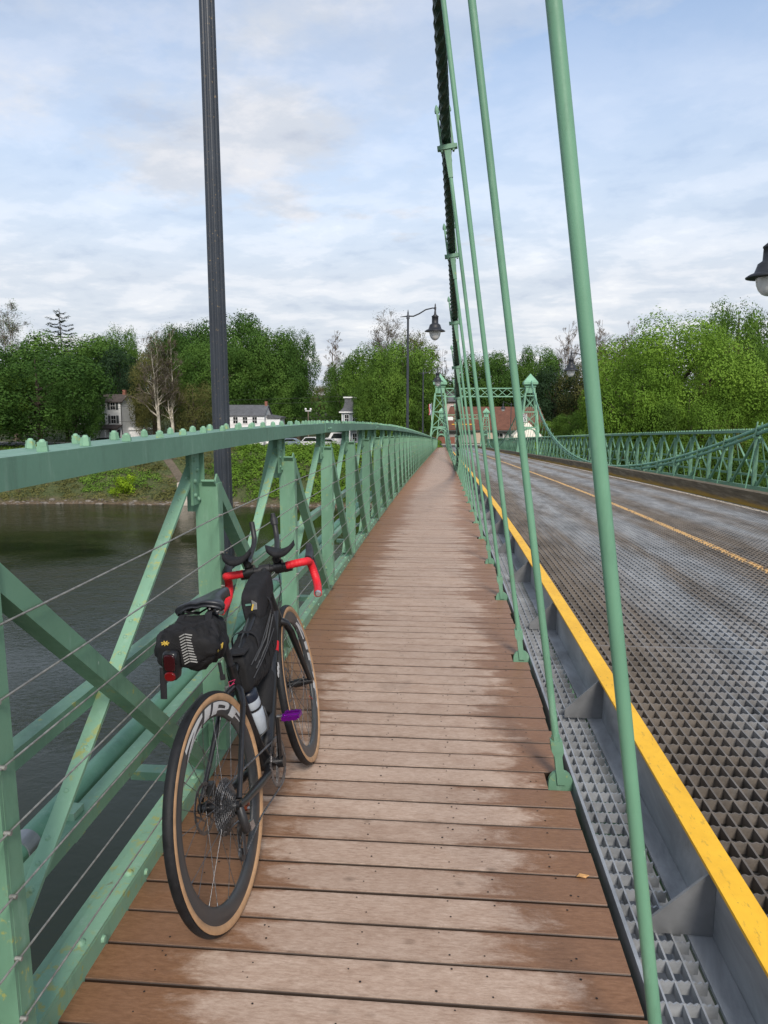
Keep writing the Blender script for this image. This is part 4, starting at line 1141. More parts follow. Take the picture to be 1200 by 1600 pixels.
for s, cx_, dirv in ((1, 0.072, Vector((0, 0.0, 1.0))), (-1, -0.070, Vector((0, 0.0, -1.0)))):
    mb = MB(); e = BBc+Vector((cx_+s*0.010, 0, 0))+dirv*0.178; b0_ = BBc+Vector((cx_-s*0.008, 0, 0))
    mb.tube([b0_, b0_.lerp(e, .35), b0_.lerp(e, .9), e], [(0.010, 0.017), (0.0085, 0.014), (0.0075, 0.012), (0.0075, 0.013)], 12, sq=(1, 0, 0))
    mb.cyl(BBc+Vector((cx_-s*0.02, 0, 0)), BBc+Vector((cx_+s*0.006, 0, 0)), 0.022, n=16)
    crank = mb.build('crank', CARB, BK)
    mb = MB(); mb.cyl(e, e+Vector((s*0.022, 0, 0)), 0.007, n=10); mb.build('pedal_axle', STEEL, crank)
    mb = MB(); p_ = e+Vector((s*0.055, 0, 0)); ax = s
    if s > 0:
        for yy in (-0.026, 0.026): mb.box(p_.x-0.030, p_.x+0.030, yy+p_.y-0.005, yy+p_.y+0.005, p_.z-0.007, p_.z+0.007)
        for xx in (-0.030, 0.028): mb.box(p_.x+xx, p_.x+xx+0.008, p_.y-0.021, p_.y+0.021, p_.z-0.006, p_.z+0.006)
        mb.cyl(p_-Vector((0.033, 0, 0)), p_+Vector((0.030, 0, 0)), 0.009, n=10)
        for xx in (-0.02, -0.004, 0.014):
            for yy in (-0.026, 0.026): mb.cyl((p_.x+xx, p_.y+yy, p_.z-0.011), (p_.x+xx, p_.y+yy, p_.z+0.011), 0.0025, n=6)
        mb.build('pedal', PURP, BK)
    else:
        for yy in (-0.026, 0.026): mb.box(p_.x-0.030, p_.x+0.030, yy+p_.y-0.005, yy+p_.y+0.005, p_.z-0.007, p_.z+0.007)
        mb.cyl(p_-Vector((0.030, 0, 0)), p_+Vector((0.033, 0, 0)), 0.009, n=10)
        mb.build('pedal', Mat('orange_pedal').set((0.30, 0.06, 0.02), 0.35, 0.5).m, BK)
# derailleur and chain
mb = MB(); J1 = Vector((0.040, 0.030, 0.262)); J2 = Vector((0.044, 0.000, 0.190))
mb.tube([Vector((0.066, 0.0, 0.350)), Vector((0.074, -0.012, 0.325)), Vector((0.076, -0.006, 0.285)), Vector((0.062, 0.018, 0.265))], [(0.012, 0.014), (0.014, 0.018), (0.013, 0.020), (0.012, 0.016)], 10)
mb.tube([J1+Vector((0.010, 0, 0)), J2+Vector((0.010, 0, 0))], [(0.003, 0.012), (0.003, 0.014)], 10, sq=(1, 0, 0)); mb.tube([J1-Vector((0.008, 0, 0)), J2-Vector((0.008, 0, 0))], [(0.0025, 0.010), (0.0025, 0.012)], 10, sq=(1, 0, 0))
for J in (J1, J2): mb.cyl(J-Vector((0.004, 0, 0)), J+Vector((0.004, 0, 0)), 0.020, n=12, smooth=False)
mb.build('rear_derailleur', CARBM, BK)
mb = MB(); mb.hexa([(0.086, 0.012, 0.262), (0.088, 0.040, 0.262), (0.070, 0.042, 0.258), (0.070, 0.012, 0.258), (0.084, 0.010, 0.292), (0.086, 0.038, 0.286), (0.070, 0.040, 0.284), (0.070, 0.010, 0.290)]); mb.build('derailleur_plate', STEEL, BK)
def arcp(c_, r_, a0, a1, x, n=8): return [Vector((x, c_.y+r_*math.sin(lerp(a0, a1, i/n)), c_.z+r_*math.cos(lerp(a0, a1, i/n)))) for i in range(n+1)]
pts = arcp(BBc, rc-0.002, R(-8), R(190), XC, 16)
pts = [Vector((0.030, 0.0, 0.358+0.064))] + [Vector((lerp(0.030, XC, .5), 0.22, lerp(0.422, 0.366, .5)))] + pts
pts += [Vector((0.046, 0.20, 0.200)), Vector((0.042, 0.04, 0.176)), Vector((0.042, -0.012, 0.178)), Vector((0.040, -0.018, 0.200)), Vector((0.040, 0.045, 0.245)), Vector((0.038, 0.050, 0.270)), Vector((0.034, 0.035, 0.284)), Vector((0.030, -0.030, 0.300)), Vector((0.030, -0.060, 0.345)), Vector((0.030, -0.045, 0.405))]
# resample evenly, links as alternating width
path = []; 
for a, b in zip(pts, pts[1:]+pts[:1]):
    k_ = max(1, int((b-a).length/0.006))
    for i in range(k_): path.append(a.lerp(b, i/k_))
mb = MB(); mb.tube(path, [((0.0036 if i % 2 else 0.0022), (0.0046 if i % 2 else 0.0028)) for i in range(len(path))], 6, closed=True, smooth=False, sq=(1, 0, 0)); mb.build('chain', MET, BK)
# rear brake caliper
mb = MB(); mb.box(-0.066, -0.040, 0.055, 0.085, 0.365, 0.405); mb.build('brake_caliper', CARBM, BK)

# ---- fork (steering frame)
mb = MB()
cr0 = HT1-hax*0.02
mb.tube([X_(ST_, HT1), X_(ST_, cr0), X_(ST_, cr0-hax*0.018)], [0.026, 0.027, 0.024], 14)
for s in (-1, 1):
    mb.tube([X_(ST_, cr0+Vector((s*0.010, 0, 0))), X_(ST_, cr0+Vector((s*0.036, 0.006, -0.018))), X_(ST_, cr0+Vector((s*0.047, 0.018, -0.06))), X_(ST_, Vector((s*0.052, 0.935, 0.52))), X_(ST_, Vector((s*0.056, 1.012, 0.375)))], [(0.020, 0.018), (0.015, 0.020), (0.012, 0.019), (0.010, 0.015), (0.010, 0.011)], 12)
    mb.cyl(X_(ST_, AFA+Vector((s*0.050, 0, 0))), X_(ST_, AFA+Vector((s*0.066, 0, 0))), 0.013, n=12)
mb.build('fork', CARB, BK)
# stem and bar
def S(v): return X_(ST_, v)
BCc = Vector((0, 0.868, 0.932))
mb = MB(); mb.cyl(S(HT0), S(HT0+hax*0.040), 0.0175, n=14); mb.tube([S(HT0+hax*0.022), S(BCc)], [0.017, 0.018], 12); mb.tube([S(BCc-Vector((0.024, 0, 0))), S(BCc+Vector((0.024, 0, 0)))], 0.022, 14)
mb.build('stem', CARBM, BK)
bars = MB(); bars.tube([S(BCc+Vector((x, 0, 0))) for x in (-0.13, 0, 0.13)], 0.0155, 12); hb_ = bars.build('handlebar', CARBM, BK)
rnd = random.Random(3)
for s in (-1, 1):
    pth = [BCc+Vector((s*0.095, 0, 0)), BCc+Vector((s*0.15, -0.002, 0.002)), BCc+Vector((s*0.170, 0.008, 0)), BCc+Vector((s*0.181, 0.040, -0.006)), BCc+Vector((s*0.185, 0.066, -0.020)), BCc+Vector((s*0.190, 0.075, -0.060)), BCc+Vector((s*0.197, 0.058, -0.098)), BCc+Vector((s*0.203, 0.015, -0.120)), BCc+Vector((s*0.210, -0.055, -0.132))]
    # smooth and wrap with tape ridges
    def cr_(p, t):
        n_ = len(p)-1; i = min(int(t*n_), n_-1); f = t*n_-i
        p0, p1, p2, p3 = p[max(i-1, 0)], p[i], p[i+1], p[min(i+2, n_)]
        return 0.5*((2*p1)+(p2-p0)*f+(2*p0-5*p1+4*p2-p3)*f*f+(3*p1-p0-3*p2+p3)*f**3)
    q_ = [S(cr_(pth, i/110)) for i in range(111)]
    mb = MB(); mb.tube(q_, [0.0163+0.0011*((i % 4)/3.0)+rnd.uniform(0, .0004) for i in range(111)], 14); mb.build('bar_tape', REDT, BK)
    mb = MB(); e0, e1 = q_[-1], q_[-1]+(q_[-1]-q_[-3]).normalized()*0.008; mb.tube([e0, e1], [0.0155, 0.010], 12); mb.build('bar_end_plug', STEEL, BK)
    # hood and lever
    mb = MB(); hp = [BCc+Vector((s*0.184, 0.045, 0.002)), BCc+Vector((s*0.185, 0.085, 0.010)), BCc+Vector((s*0.185, 0.115, 0.022)), BCc+Vector((s*0.183, 0.135, 0.046)), BCc+Vector((s*0.182, 0.138, 0.058))]
    mb.tube([S(v) for v in hp], [(0.016, 0.018), (0.016, 0.020), (0.015, 0.019), (0.014, 0.015), (0.008, 0.009)], 12); mb.build('brake_hood', CARBM, BK)
    mb = MB(); lp = [BCc+Vector((s*0.185, 0.125, 0.020)), BCc+Vector((s*0.191, 0.142, -0.020)), BCc+Vector((s*0.197, 0.134, -0.070)), BCc+Vector((s*0.203, 0.112, -0.115))]
    mb.tube([S(v) for v in lp], [(0.005, 0.010), (0.005, 0.011), (0.005, 0.011), (0.004, 0.008)], 8, sq=(1, 0, 0)); mb.build('brake_lever', CARB, BK)
    # aero bar clamp, pad, extension
    mb = MB(); cx_ = s*0.062
    mb.cyl(S(BCc+Vector((cx_-0.018, 0, 0.002))), S(BCc+Vector((cx_+0.018, 0, 0.002))), 0.029, n=14); mb.cyl(S(BCc+Vector((cx_, -0.004, 0.0))), S(BCc+Vector((cx_, -0.004, 0.052))), 0.014, n=10)
    mb.cyl(S(BCc+Vector((cx_, -0.030, 0.040))), S(BCc+Vector((cx_, 0.022, 0.046))), 0.017, n=12); mb.cyl(S(BCc+Vector((cx_+s*0.016, 0.02, -0.012))), S(BCc+Vector((cx_+s*0.050, 0.02, -0.010))), 0.020, n=12)
    mb.build('aero_bar_clamp', CARB, BK)
    mb = MB(); ep = [BCc+Vector((cx_, -0.030, 0.040)), BCc+Vector((cx_-s*0.002, 0.05, 0.050)), BCc+Vector((cx_-s*0.008, 0.125, 0.068)), BCc+Vector((cx_-s*0.012, 0.150, 0.092)), BCc+Vector((cx_-s*0.012, 0.166, 0.142)), BCc+Vector((cx_-s*0.012, 0.172, 0.175))]
    ep = [BCc+Vector((cx_, -0.030, 0.040)), BCc+Vector((cx_-s*0.004, 0.06, 0.072)), BCc+Vector((cx_-s*0.010, 0.12, 0.100)), BCc+Vector((cx_-s*0.012, 0.145, 0.125)), BCc+Vector((cx_-s*0.012, 0.155, 0.165)), BCc+Vector((cx_-s*0.012, 0.160, 0.195))]
    mb.tube([S(v) for v in ep], 0.0115, 12)
    if s > 0: mb.tube([S(v) for v in ep[-2:]], [0.017, 0.016], 12); mb.lathe([(0.012, 0.0), (0.010, 0.02)], Matrix.Translation(S(ep[-1])), 10)
    mb.build('aero_extension', CARBM, BK)
    # padded arm rest: upturned on its outer side
    mb = MB(); vs = []; na, nb_ = 9, 9
    cpt = BCc+Vector((s*0.094, -0.045, 0.076))
    for face, off in ((0, 0.0), (1, -0.023)):
        for i in range(na):
            u = -1+2*i/(na-1)
            for j in range(nb_):
                v = -1+2*j/(nb_-1); rx_ = 0.062*math.sqrt(max(0.0, 1-(v*0.98)**2*0.85))
                x = u*rx_; z = 0.030*max(0, (x*1.0/0.052))**2*1.1 + 0.016*max(0, (-x/0.052))**2
                z = 0.034*(x/0.062)**2
                vs.append(S(cpt+Vector((x, v*0.046, z+off))))
    n1_ = na*nb_
    fs = [(i*nb_+j, (i+1)*nb_+j, (i+1)*nb_+j+1, i*nb_+j+1) for i in range(na-1) for j in range(nb_-1)]
    fs += [(n1_+a, n1_+d, n1_+c_, n1_+b) for (a, b, c_, d) in fs]
    ed = [j for j in range(nb_)]+[i*nb_+nb_-1 for i in range(1, na)]+[(na-1)*nb_+j for j in range(nb_-2, -1, -1)]+[i*nb_ for i in range(na-2, 0, -1)]
    fs += [(ed[i], ed[(i+1) % len(ed)], n1_+ed[(i+1) % len(ed)], n1_+ed[i]) for i in range(len(ed))]
    mb.add(vs, fs, 0, True); mb.cyl(S(cpt+Vector((-s*0.02, 0.01, -0.012))), S(cpt+Vector((-s*0.03, 0.02, -0.045))), 0.010, n=8)
    mb.build('arm_pad', BAG2, BK)

# ---- bags
def blob(mb, rings, n=20, sq=0.75, wr=0.0, seed=1):
    'stations along y of superellipse sections (x, y, z, half width, half height, tilt), creased by noise'
    n = max(n, 56); rr_ = []
    for i in range(len(rings)-1):
        k_ = max(2, int((rings[i+1][1]-rings[i][1])/0.006))
        p0, p1, p2, p3 = rings[max(i-1, 0)], rings[i], rings[i+1], rings[min(i+2, len(rings)-1)]
        for q in range(k_):
            f = q/k_; r_ = []
            for a0, a1, a2, a3 in zip(p0, p1, p2, p3):
                v = 0.5*((2*a1)+(a2-a0)*f+(2*a0-5*a1+4*a2-a3)*f*f+(3*a1-a0-3*a2+a3)*f**3)
                r_.append(min(max(v, min(a1, a2)), max(a1, a2)))
            rr_.append(r_)
    rr_.append(list(rings[-1])); vs = []; fs = []
    for (cx_, cy_, cz_, hx, hz_, ty) in rr_:
        for j in range(n):
            a = 2*PI*j/n; ca, sa = math.cos(a), math.sin(a)
            x = math.copysign(abs(ca)**sq, ca)*hx; z = math.copysign(abs(sa)**sq, sa)*hz_
            k_ = 1+wr*noise.noise(Vector((x*16+seed, cy_*14, z*16)))
            cr1 = noise.noise(Vector((x*26+cy_*22+seed*3, cy_*34-z*18, z*30)))
            k_ -= wr*0.55*(1-abs(cr1)*4 if abs(cr1) < 0.25 else 0)
            vs.append(Vector((cx_+x*k_, cy_+ty*z, cz_+z*k_)))
    m_ = len(rr_)
    for i in range(m_-1):
        for j in range(n): fs.append((i*n+j, (i+1)*n+j, (i+1)*n+(j+1) % n, i*n+(j+1) % n))
    mb.add(vs, fs, 0, True); mb.add(vs[:n], [tuple(range(n))], 0, True); mb.add(vs[-n:], [tuple(range(n-1, -1, -1))], 0, True)
def stat(y0, y1, cz0, cz1, hx0, hx1, hz0, hz1, m_, cx=0, bul=0.0, ty=0):
    r_ = []
    for i in range(m_+1):
        f = i/m_; e = math.sin(PI*f)**0.5 if bul else 1
        endr = min(1.0, math.sqrt(max(0, 1-(abs(2*f-1))**6))*0.25+0.78)
        r_.append((cx, lerp(y0, y1, f), lerp(cz0, cz1, f), lerp(hx0, hx1, f)*endr*(1+bul*math.sin(PI*f)), lerp(hz0, hz1, f)*endr*(1+bul*math.sin(PI*f)), ty))
    return r_
# seat bag, rolled tail
mb = MB()
blob(mb, [(0, -0.052, 0.905, 0.030, 0.020, 0), (0, -0.050, 0.903, 0.062, 0.046, 0), (0, -0.034, 0.898, 0.084, 0.064, 0.0), (0, 0.0, 0.892, 0.096, 0.076, 0), (0, 0.04, 0.886, 0.094, 0.080, 0), (0, 0.09, 0.880, 0.084, 0.080, 0), (0, 0.14, 0.872, 0.070, 0.076, 0), (0, 0.19, 0.866, 0.054, 0.068, 0), (0, 0.235, 0.862, 0.038, 0.052, 0), (0, 0.255, 0.860, 0.022, 0.036, 0)], 28, 0.8, 0.26, 2)
sb = mb.build('seat_bag', BAG, BK)
mb = MB(); blob(mb, [(-0.092, 0.0, 0.880, 0.004, 0.030, 0), (-0.092, 0.012, 0.88, 0.016, 0.055, 0), (-0.094, 0.05, 0.88, 0.020, 0.060, 0), (-0.088, 0.09, 0.88, 0.012, 0.050, 0)], 16, 0.8, 0.14, 4); mb.build('rolled_end', BAG2, sb)
# folded flap on the right of the tail, wrinkles
mb = MB(); mb.add([(0.012, -0.030, 0.965), (0.075, 0.06, 0.955), (0.092, 0.04, 0.905), (0.086, 0.0, 0.875), (0.040, -0.050, 0.880), (0.020, -0.052, 0.915)], [(0, 1, 2, 3, 4, 5)]); mb.v = [(x, y-0.004, z) for x, y, z in mb.v]
vsb = list(mb.v); mb.add([(x*0.96, y+0.012, z-0.004) for x, y, z in vsb], [(5, 4, 3, 2, 1, 0)]); mb.add(vsb+[(x*0.96, y+0.012, z-0.004) for x, y, z in vsb], [(i, 6+i, 6+(i+1) % 6, (i+1) % 6) for i in range(6)]); mb.build('folded_flap', BAG2, sb)
mb = MB()
for i in range(11):     # reflective chevron print
    z = 0.940-i*0.0085; yb_ = -0.054-0.002*math.sin(i*0.3)
    mb.beam((0.008, yb_, z), (0.026, yb_-0.001, z+0.007), 0.002, 0.0034, (0, 0, 1)); mb.beam((0.028, yb_-0.001, z+0.007), (0.046, yb_+0.006, z-0.001), 0.002, 0.0034, (0, 0, 1))
mb.build('reflective_print', REFL, sb)
mb = MB()
for a in range(7): an = 2*PI*a/7; mb.beam((-0.040, -0.056, 0.926), (-0.040+0.013*math.cos(an), -0.055, 0.926+0.008*math.sin(an)), 0.002, 0.003, (0, 0, 1))
for i in range(4): mb.beam((0.090, 0.01+i*0.012, 0.86), (0.092, 0.02+i*0.012, 0.875), 0.002, 0.003, (0, 0, 1))
mb.build('yellow_print', GOLD, sb)
mb = MB(); mb.tube([(-0.082, -0.02, 0.84), (-0.086, -0.03, 0.79), (-0.092, -0.034, 0.745)], [(0.011, 0.0014)]*3, 8, sq=(1, 0, 0)); mb.build('strap', BAG2, sb); mb = MB(); mb.tube([(0.072, 0.045, 0.815), (0.070, 0.050, 0.770)], [(0.006, 0.0014)]*2, 8, sq=(1, 0, 0)); mb.box(0.064, 0.078, 0.046, 0.056, 0.756, 0.772); mb.build('strap', BAG2, sb)
mb = MB(); mb.tube([(0.03, -0.03, 0.955), (0.0, -0.054, 0.91), (-0.028, -0.05, 0.93), (-0.06, 0.0, 0.955)], 0.0018, 5); mb.tube([(0.0, -0.056, 0.91), (0.03, -0.05, 0.88), (0.06, -0.03, 0.845), (0.082, 0.02, 0.86)], 0.0018, 5); mb.build('shock_cord', BAG2, sb)
for s in (-1, 1):
    mb = MB(); mb.tube([(s*0.058, 0.04, 0.93), (s*0.045, 0.10, 0.965), (s*0.022, 0.17, 0.955)], [(0.012, 0.0015)]*3, 8, sq=(1, 0, 0)); mb.build('strap', BAG2, sb)
# tail light
mb = MB(); Mt = Matrix.Translation((-0.026, -0.070, 0.862)) @ Matrix.Rotation(R(8), 4, 'Y')
def rbox(mb, M_, hx, hy, hz_, mi=0, n=24, sq=0.45):
    vs = []; 
    for yy, k_ in ((-hy, 0.86), (-hy*0.7, 1.0), (hy, 1.0)):
        for j in range(n):
            a = 2*PI*j/n; ca, sa = math.cos(a), math.sin(a)
            vs.append(M_ @ Vector((math.copysign(abs(ca)**sq, ca)*hx*k_, yy, math.copysign(abs(sa)**sq, sa)*hz_*k_)))
    mb.add(vs, [(i*n+j, i*n+(j+1) % n, (i+1)*n+(j+1) % n, (i+1)*n+j) for i in range(2) for j in range(n)], mi, True); mb.add(vs[:n], [tuple(range(n-1, -1, -1))], mi); mb.add(vs[-n:], [tuple(range(n))], mi)
rbox(mb, Mt, 0.024, 0.015, 0.045); tl = mb.build('tail_light', CARB, BK)
mb = MB(); rbox(mb, Mt @ Matrix.Translation((0, -0.014, -0.031)), 0.017, 0.006, 0.014, sq=0.8); mb.build('red_lens', RLENS, tl)
mb = MB(); rbox(mb, Mt @ Matrix.Translation((0, -0.012, 0.010)), 0.018, 0.0045, 0.026); mb.build('dark_window', Mat('smoked_lens').set((0.03, 0.004, 0.006), 0.08).m, tl)
# frame bag
mb = MB(); r_ = []
for (y, z0, z1, hx) in ((0.335, 0.610, 0.700, 0.028), (0.342, 0.592, 0.722, 0.040), (0.40, 0.585, 0.745, 0.050), (0.50, 0.582, 0.778, 0.053), (0.60, 0.588, 0.812, 0.045), (0.68, 0.605, 0.835, 0.038), (0.74, 0.645, 0.850, 0.036), (0.775, 0.70, 0.855, 0.024), (0.782, 0.72, 0.845, 0.014)):
    r_.append((0, y, (z0+z1)/2, hx, (z1-z0)/2, 0))
blob(mb, r_, 28, 0.62, 0.12, 7); fb = mb.build('frame_bag', BAG, BK)
mb = MB()
for dz in (0.0, -0.028): mb.tube([(0.051, 0.40, 0.690+dz), (0.054, 0.55, 0.730+dz), (0.040, 0.72, 0.800+dz)], [(0.0015, 0.0035)]*3, 6)
mb.build('zip', mottled('zip_grey', (0.06, 0.06, 0.06), 0.5, 0.2, 30), fb)
for y in (0.47, 0.69):
    mb = MB(); zt_ = 0.745+(y-0.42)*0.37; pts = [Vector((0.052*math.copysign(abs(math.cos(a))**.7, math.cos(a)), y, zt_-0.03+0.050*math.copysign(abs(math.sin(a))**.7, math.sin(a)))) for a in [2*PI*i/20 for i in range(20)]]
    mb.tube(pts, [(0.0016, 0.010)]*20, 6, closed=True, sq=(1, 0, 0)); mb.build('strap', BAG2, fb)
# top tube bag
mb = MB(); r_ = []
for (y, z0, z1, hx) in ((0.588, 0.785, 0.870, 0.026), (0.595, 0.778, 0.890, 0.035), (0.63, 0.785, 0.912, 0.040), (0.70, 0.810, 0.928, 0.043), (0.76, 0.835, 0.940, 0.043), (0.79, 0.850, 0.942, 0.040), (0.798, 0.865, 0.936, 0.028)):
    r_.append((0, y, (z0+z1)/2, hx, (z1-z0)/2, 0))
blob(mb, r_, 24, 0.42, 0.06, 9); tt = mb.build('top_tube_bag', BAG2, BK)
mb = MB()
for i in range(5): mb.beam((0.010+i*0.004, 0.5845, 0.835), (0.014+i*0.004, 0.5845, 0.873-i*0.003), 0.0025, 0.001, (0, 1, 0))
mb.build('reflective_print', REFL, tt)
mb = MB(); mb.beam((0.006, 0.5835, 0.833), (0.016, 0.5835, 0.857), 0.006, 0.001, (0, 1, 0)); mb.build('yellow_print', GOLD, tt)
mb = MB(); mb.box(-0.016, 0.006, 0.5835, 0.592, 0.853, 0.860); mb.build('zip_pull', mottled('teal_cord', (0.12, 0.25, 0.2), 0.6), tt)
# bottles
def bottle(c0, d, parts, name, mat, capm):
    M_ = Matrix.Translation(c0) @ d.to_track_quat('Z', 'Y').to_matrix().to_4x4()
    mb = MB(); mb.lathe(parts[0], M_, 20); b_ = mb.build(name, mat, BK)
    if parts[1]: mb = MB(); mb.lathe(parts[1], M_, 20); mb.build('cap', capm, b_)
    return b_, M_
FROST = mottled('frosted_plastic', (0.42, 0.47, 0.52), 0.35, 0.1, 12); CAPB = mottled('cap_navy', (0.012, 0.018, 0.035), 0.4, 0.2, 20)
ds = (SC-BBc).normalized(); fwd = Vector((0, 1, 0)) - ds*ds.y; fwd.normalize()
c0 = BBc + ds*0.115 + fwd*0.056
b_, Mb = bottle(c0, ds, ([(0.030, 0), (0.035, 0.006), (0.0355, 0.075), (0.0355, 0.100), (0.031, 0.108), (0.031, 0.114), (0.0355, 0.122), (0.0355, 0.150), (0.034, 0.155)], [(0.036, 0.155), (0.0365, 0.180), (0.030, 0.192), (0.016, 0.198), (0.013, 0.203), (0.015, 0.210), (0.011, 0.225), (0.012, 0.232), (0.008, 0.236)]), 'water_bottle', FROST, CAPB)
mb = MB(); mb.lathe([(0.0362, 0.110), (0.0362, 0.117)], Mb, 20); mb.build('bottle_band', CARB, b_)
mb = MB()
for s in (-1, 1): mb.tube([Mb @ Vector(v) for v in ((s*0.012, -0.038, 0.0), (s*0.036, -0.012, 0.01), (s*0.040, 0.006, 0.05), (s*0.034, 0.020, 0.085), (0, 0.040, 0.095))], 0.004, 8)
mb.tube([Mb @ Vector(v) for v in ((-0.036, 0, 0.0), (0, 0.036, -0.004), (0.036, 0, 0.0))], 0.004, 8); mb.build('bottle_cage', CARBM, BK)
dd = (HT1-BBc).normalized(); nd = Vector((0, -dd.z, dd.y))
b2, M2 = bottle(BBc+dd*0.17+nd*0.062, dd, ([(0.030, 0), (0.036, 0.008), (0.037, 0.15), (0.034, 0.165), (0.022, 0.180), (0.020, 0.20)], None), 'tool_canister', BAG, CARB)
# brake hoses
mb = MB()
mb.tube([S(BCc+Vector((0.03, 0.01, -0.01))), S(BCc+Vector((0.04, 0.07, -0.03))), Vector((0.035, 0.90, 0.83)), Vector((0.02, 0.845, 0.76))], 0.0025, 6); mb.tube([S(BCc+Vector((-0.03, 0.01, -0.01))), S(BCc+Vector((-0.04, 0.07, -0.04))), S(Vector((-0.045, 0.90, 0.76)))], 0.0025, 6); mb.build('brake_hose', CARB, BK)

# fallen leaf on the planks
lc = (0.50, 2.28, 0.004)
mb = MB(); mb.add([(0.478, 2.28, .004), (0.49, 2.290, .010), (0.508, 2.288, .006), (0.522, 2.280, .012), (0.508, 2.273, .005), (0.49, 2.272, .009)], [(0, 1, 2, 3, 4, 5)]); mb.add([(0.478, 2.28, .003), (0.49, 2.290, .009), (0.508, 2.288, .005), (0.522, 2.280, .011), (0.508, 2.273, .004), (0.49, 2.272, .008)], [(5, 4, 3, 2, 1, 0)])
o = mb.build('fallen_leaf', mottled('dry_leaf', (0.50, 0.27, 0.10), 0.7, 0.2, 60), None, lc); tag(o, 'single dry orange leaf lying near the right-hand ends of the planks', 'leaf')
# stitched details on the luggage
mb = MB()
for z0_, z1_ in ((0.700, 0.79), (0.650, 0.72)):
    mb.tube([(0.050, 0.36, z0_-.01), (0.0545, 0.48, z0_+.02), (0.050, 0.60, lerp(z0_, z1_, .7)), (0.040, 0.70, z1_)], [(0.0008, 0.0022)]*4, 6)
mb.build('piping', mottled('piping_grey', (0.045, 0.045, 0.047), 0.5, 0.2, 30), fb)
for y in (0.50, 0.56, 0.62): mb = MB(); mb.tube([(0.054, y, 0.640+(y-.5)*.2), (0.0535, y+.004, 0.668+(y-.5)*.2)], [(0.001, 0.006)]*2, 6); mb.build('webbing_loop', BAG2, fb)
mb = MB(); mb.box(-0.040, 0.040, 0.336, 0.40, 0.738, 0.744); mb.build('top_flap', BAG2, fb)
# ================================================================== TREES
def leaf_mat(name, dark, mid, light):
    m = Mat(name); p = m.pos()
    oi = m.node('ShaderNodeObjectInfo')
    n = m.noise(p, 0.30, 4, 0.6); n2 = m.noise(p, 2.2, 3, 0.6)
    v = m.math('ADD', m.math('MULTIPLY', n, 0.75), m.math('MULTIPLY', n2, 0.25))
    v = m.math('ADD', v, m.math('MULTIPLY', m.math('SUBTRACT', oi.outputs['Random'], 0.5), 0.16))
    c = m.ramp(v, [(0.34, dark), (0.5, mid), (0.68, light)])
    m.set(c, 0.7, 0.0, 0.15)
    tr = m.node('ShaderNodeBsdfTranslucent'); m.link(c, tr.inputs[0])
    mx = m.node('ShaderNodeMixShader'); mx.inputs[0].default_value = 0.28
    out_ = m.t.nodes['Material Output']; m.link(m.b.outputs[0], mx.inputs[1]); m.link(tr.outputs[0], mx.inputs[2]); m.link(mx.outputs[0], out_.inputs[0])
    return m.m
LF = {
 'dark': leaf_mat('leaf_dark', (0.026, 0.064, 0.012), (0.058, 0.125, 0.022), (0.110, 0.205, 0.036)),
 'mid': leaf_mat('leaf_mid', (0.046, 0.095, 0.014), (0.095, 0.180, 0.026), (0.165, 0.280, 0.042)),
 'bright': leaf_mat('leaf_bright', (0.060, 0.115, 0.014), (0.118, 0.220, 0.024), (0.200, 0.330, 0.042)),
 'olive': leaf_mat('leaf_olive', (0.060, 0.070, 0.020), (0.110, 0.115, 0.035), (0.180, 0.175, 0.060)),
 'lime': leaf_mat('leaf_lime', (0.140, 0.230, 0.012), (0.260, 0.400, 0.022), (0.38, 0.52, 0.04)),
 'pine': leaf_mat('leaf_pine', (0.014, 0.032, 0.014), (0.026, 0.055, 0.024), (0.045, 0.085, 0.034)),
}
BARK = mottled('bark', (0.075, 0.058, 0.042), 0.9, 0.35, 3); BARKW = mottled('pale_bark', (0.42, 0.38, 0.31), 0.85, 0.35, 1.2); TWIG = mottled('twig', (0.17, 0.135, 0.105), 0.9, 0.25, 2)
def leafquad(mb, p, nrm, s, rn):
    nrm = (nrm + Vector((rn.uniform(-.36, .36), rn.uniform(-.36, .36), rn.uniform(-.25, .45)))).normalized()
    a = nrm.orthogonal().normalized(); a.rotate(Matrix.Rotation(rn.uniform(0, 2*PI), 3, nrm)); b = nrm.cross(a)
    l, w_ = s*rn.uniform(.7, 1.3), s*rn.uniform(.45, .8)
    i = len(mb.v)
    mb.v += [tuple(p-a*l*.5), tuple(p-b*w_*.5+nrm*s*.12), tuple(p+a*l*.5), tuple(p+b*w_*.5)]; mb.f.append((i, i+1, i+2, i+3)); mb.m.append(0); mb.s.append(False)
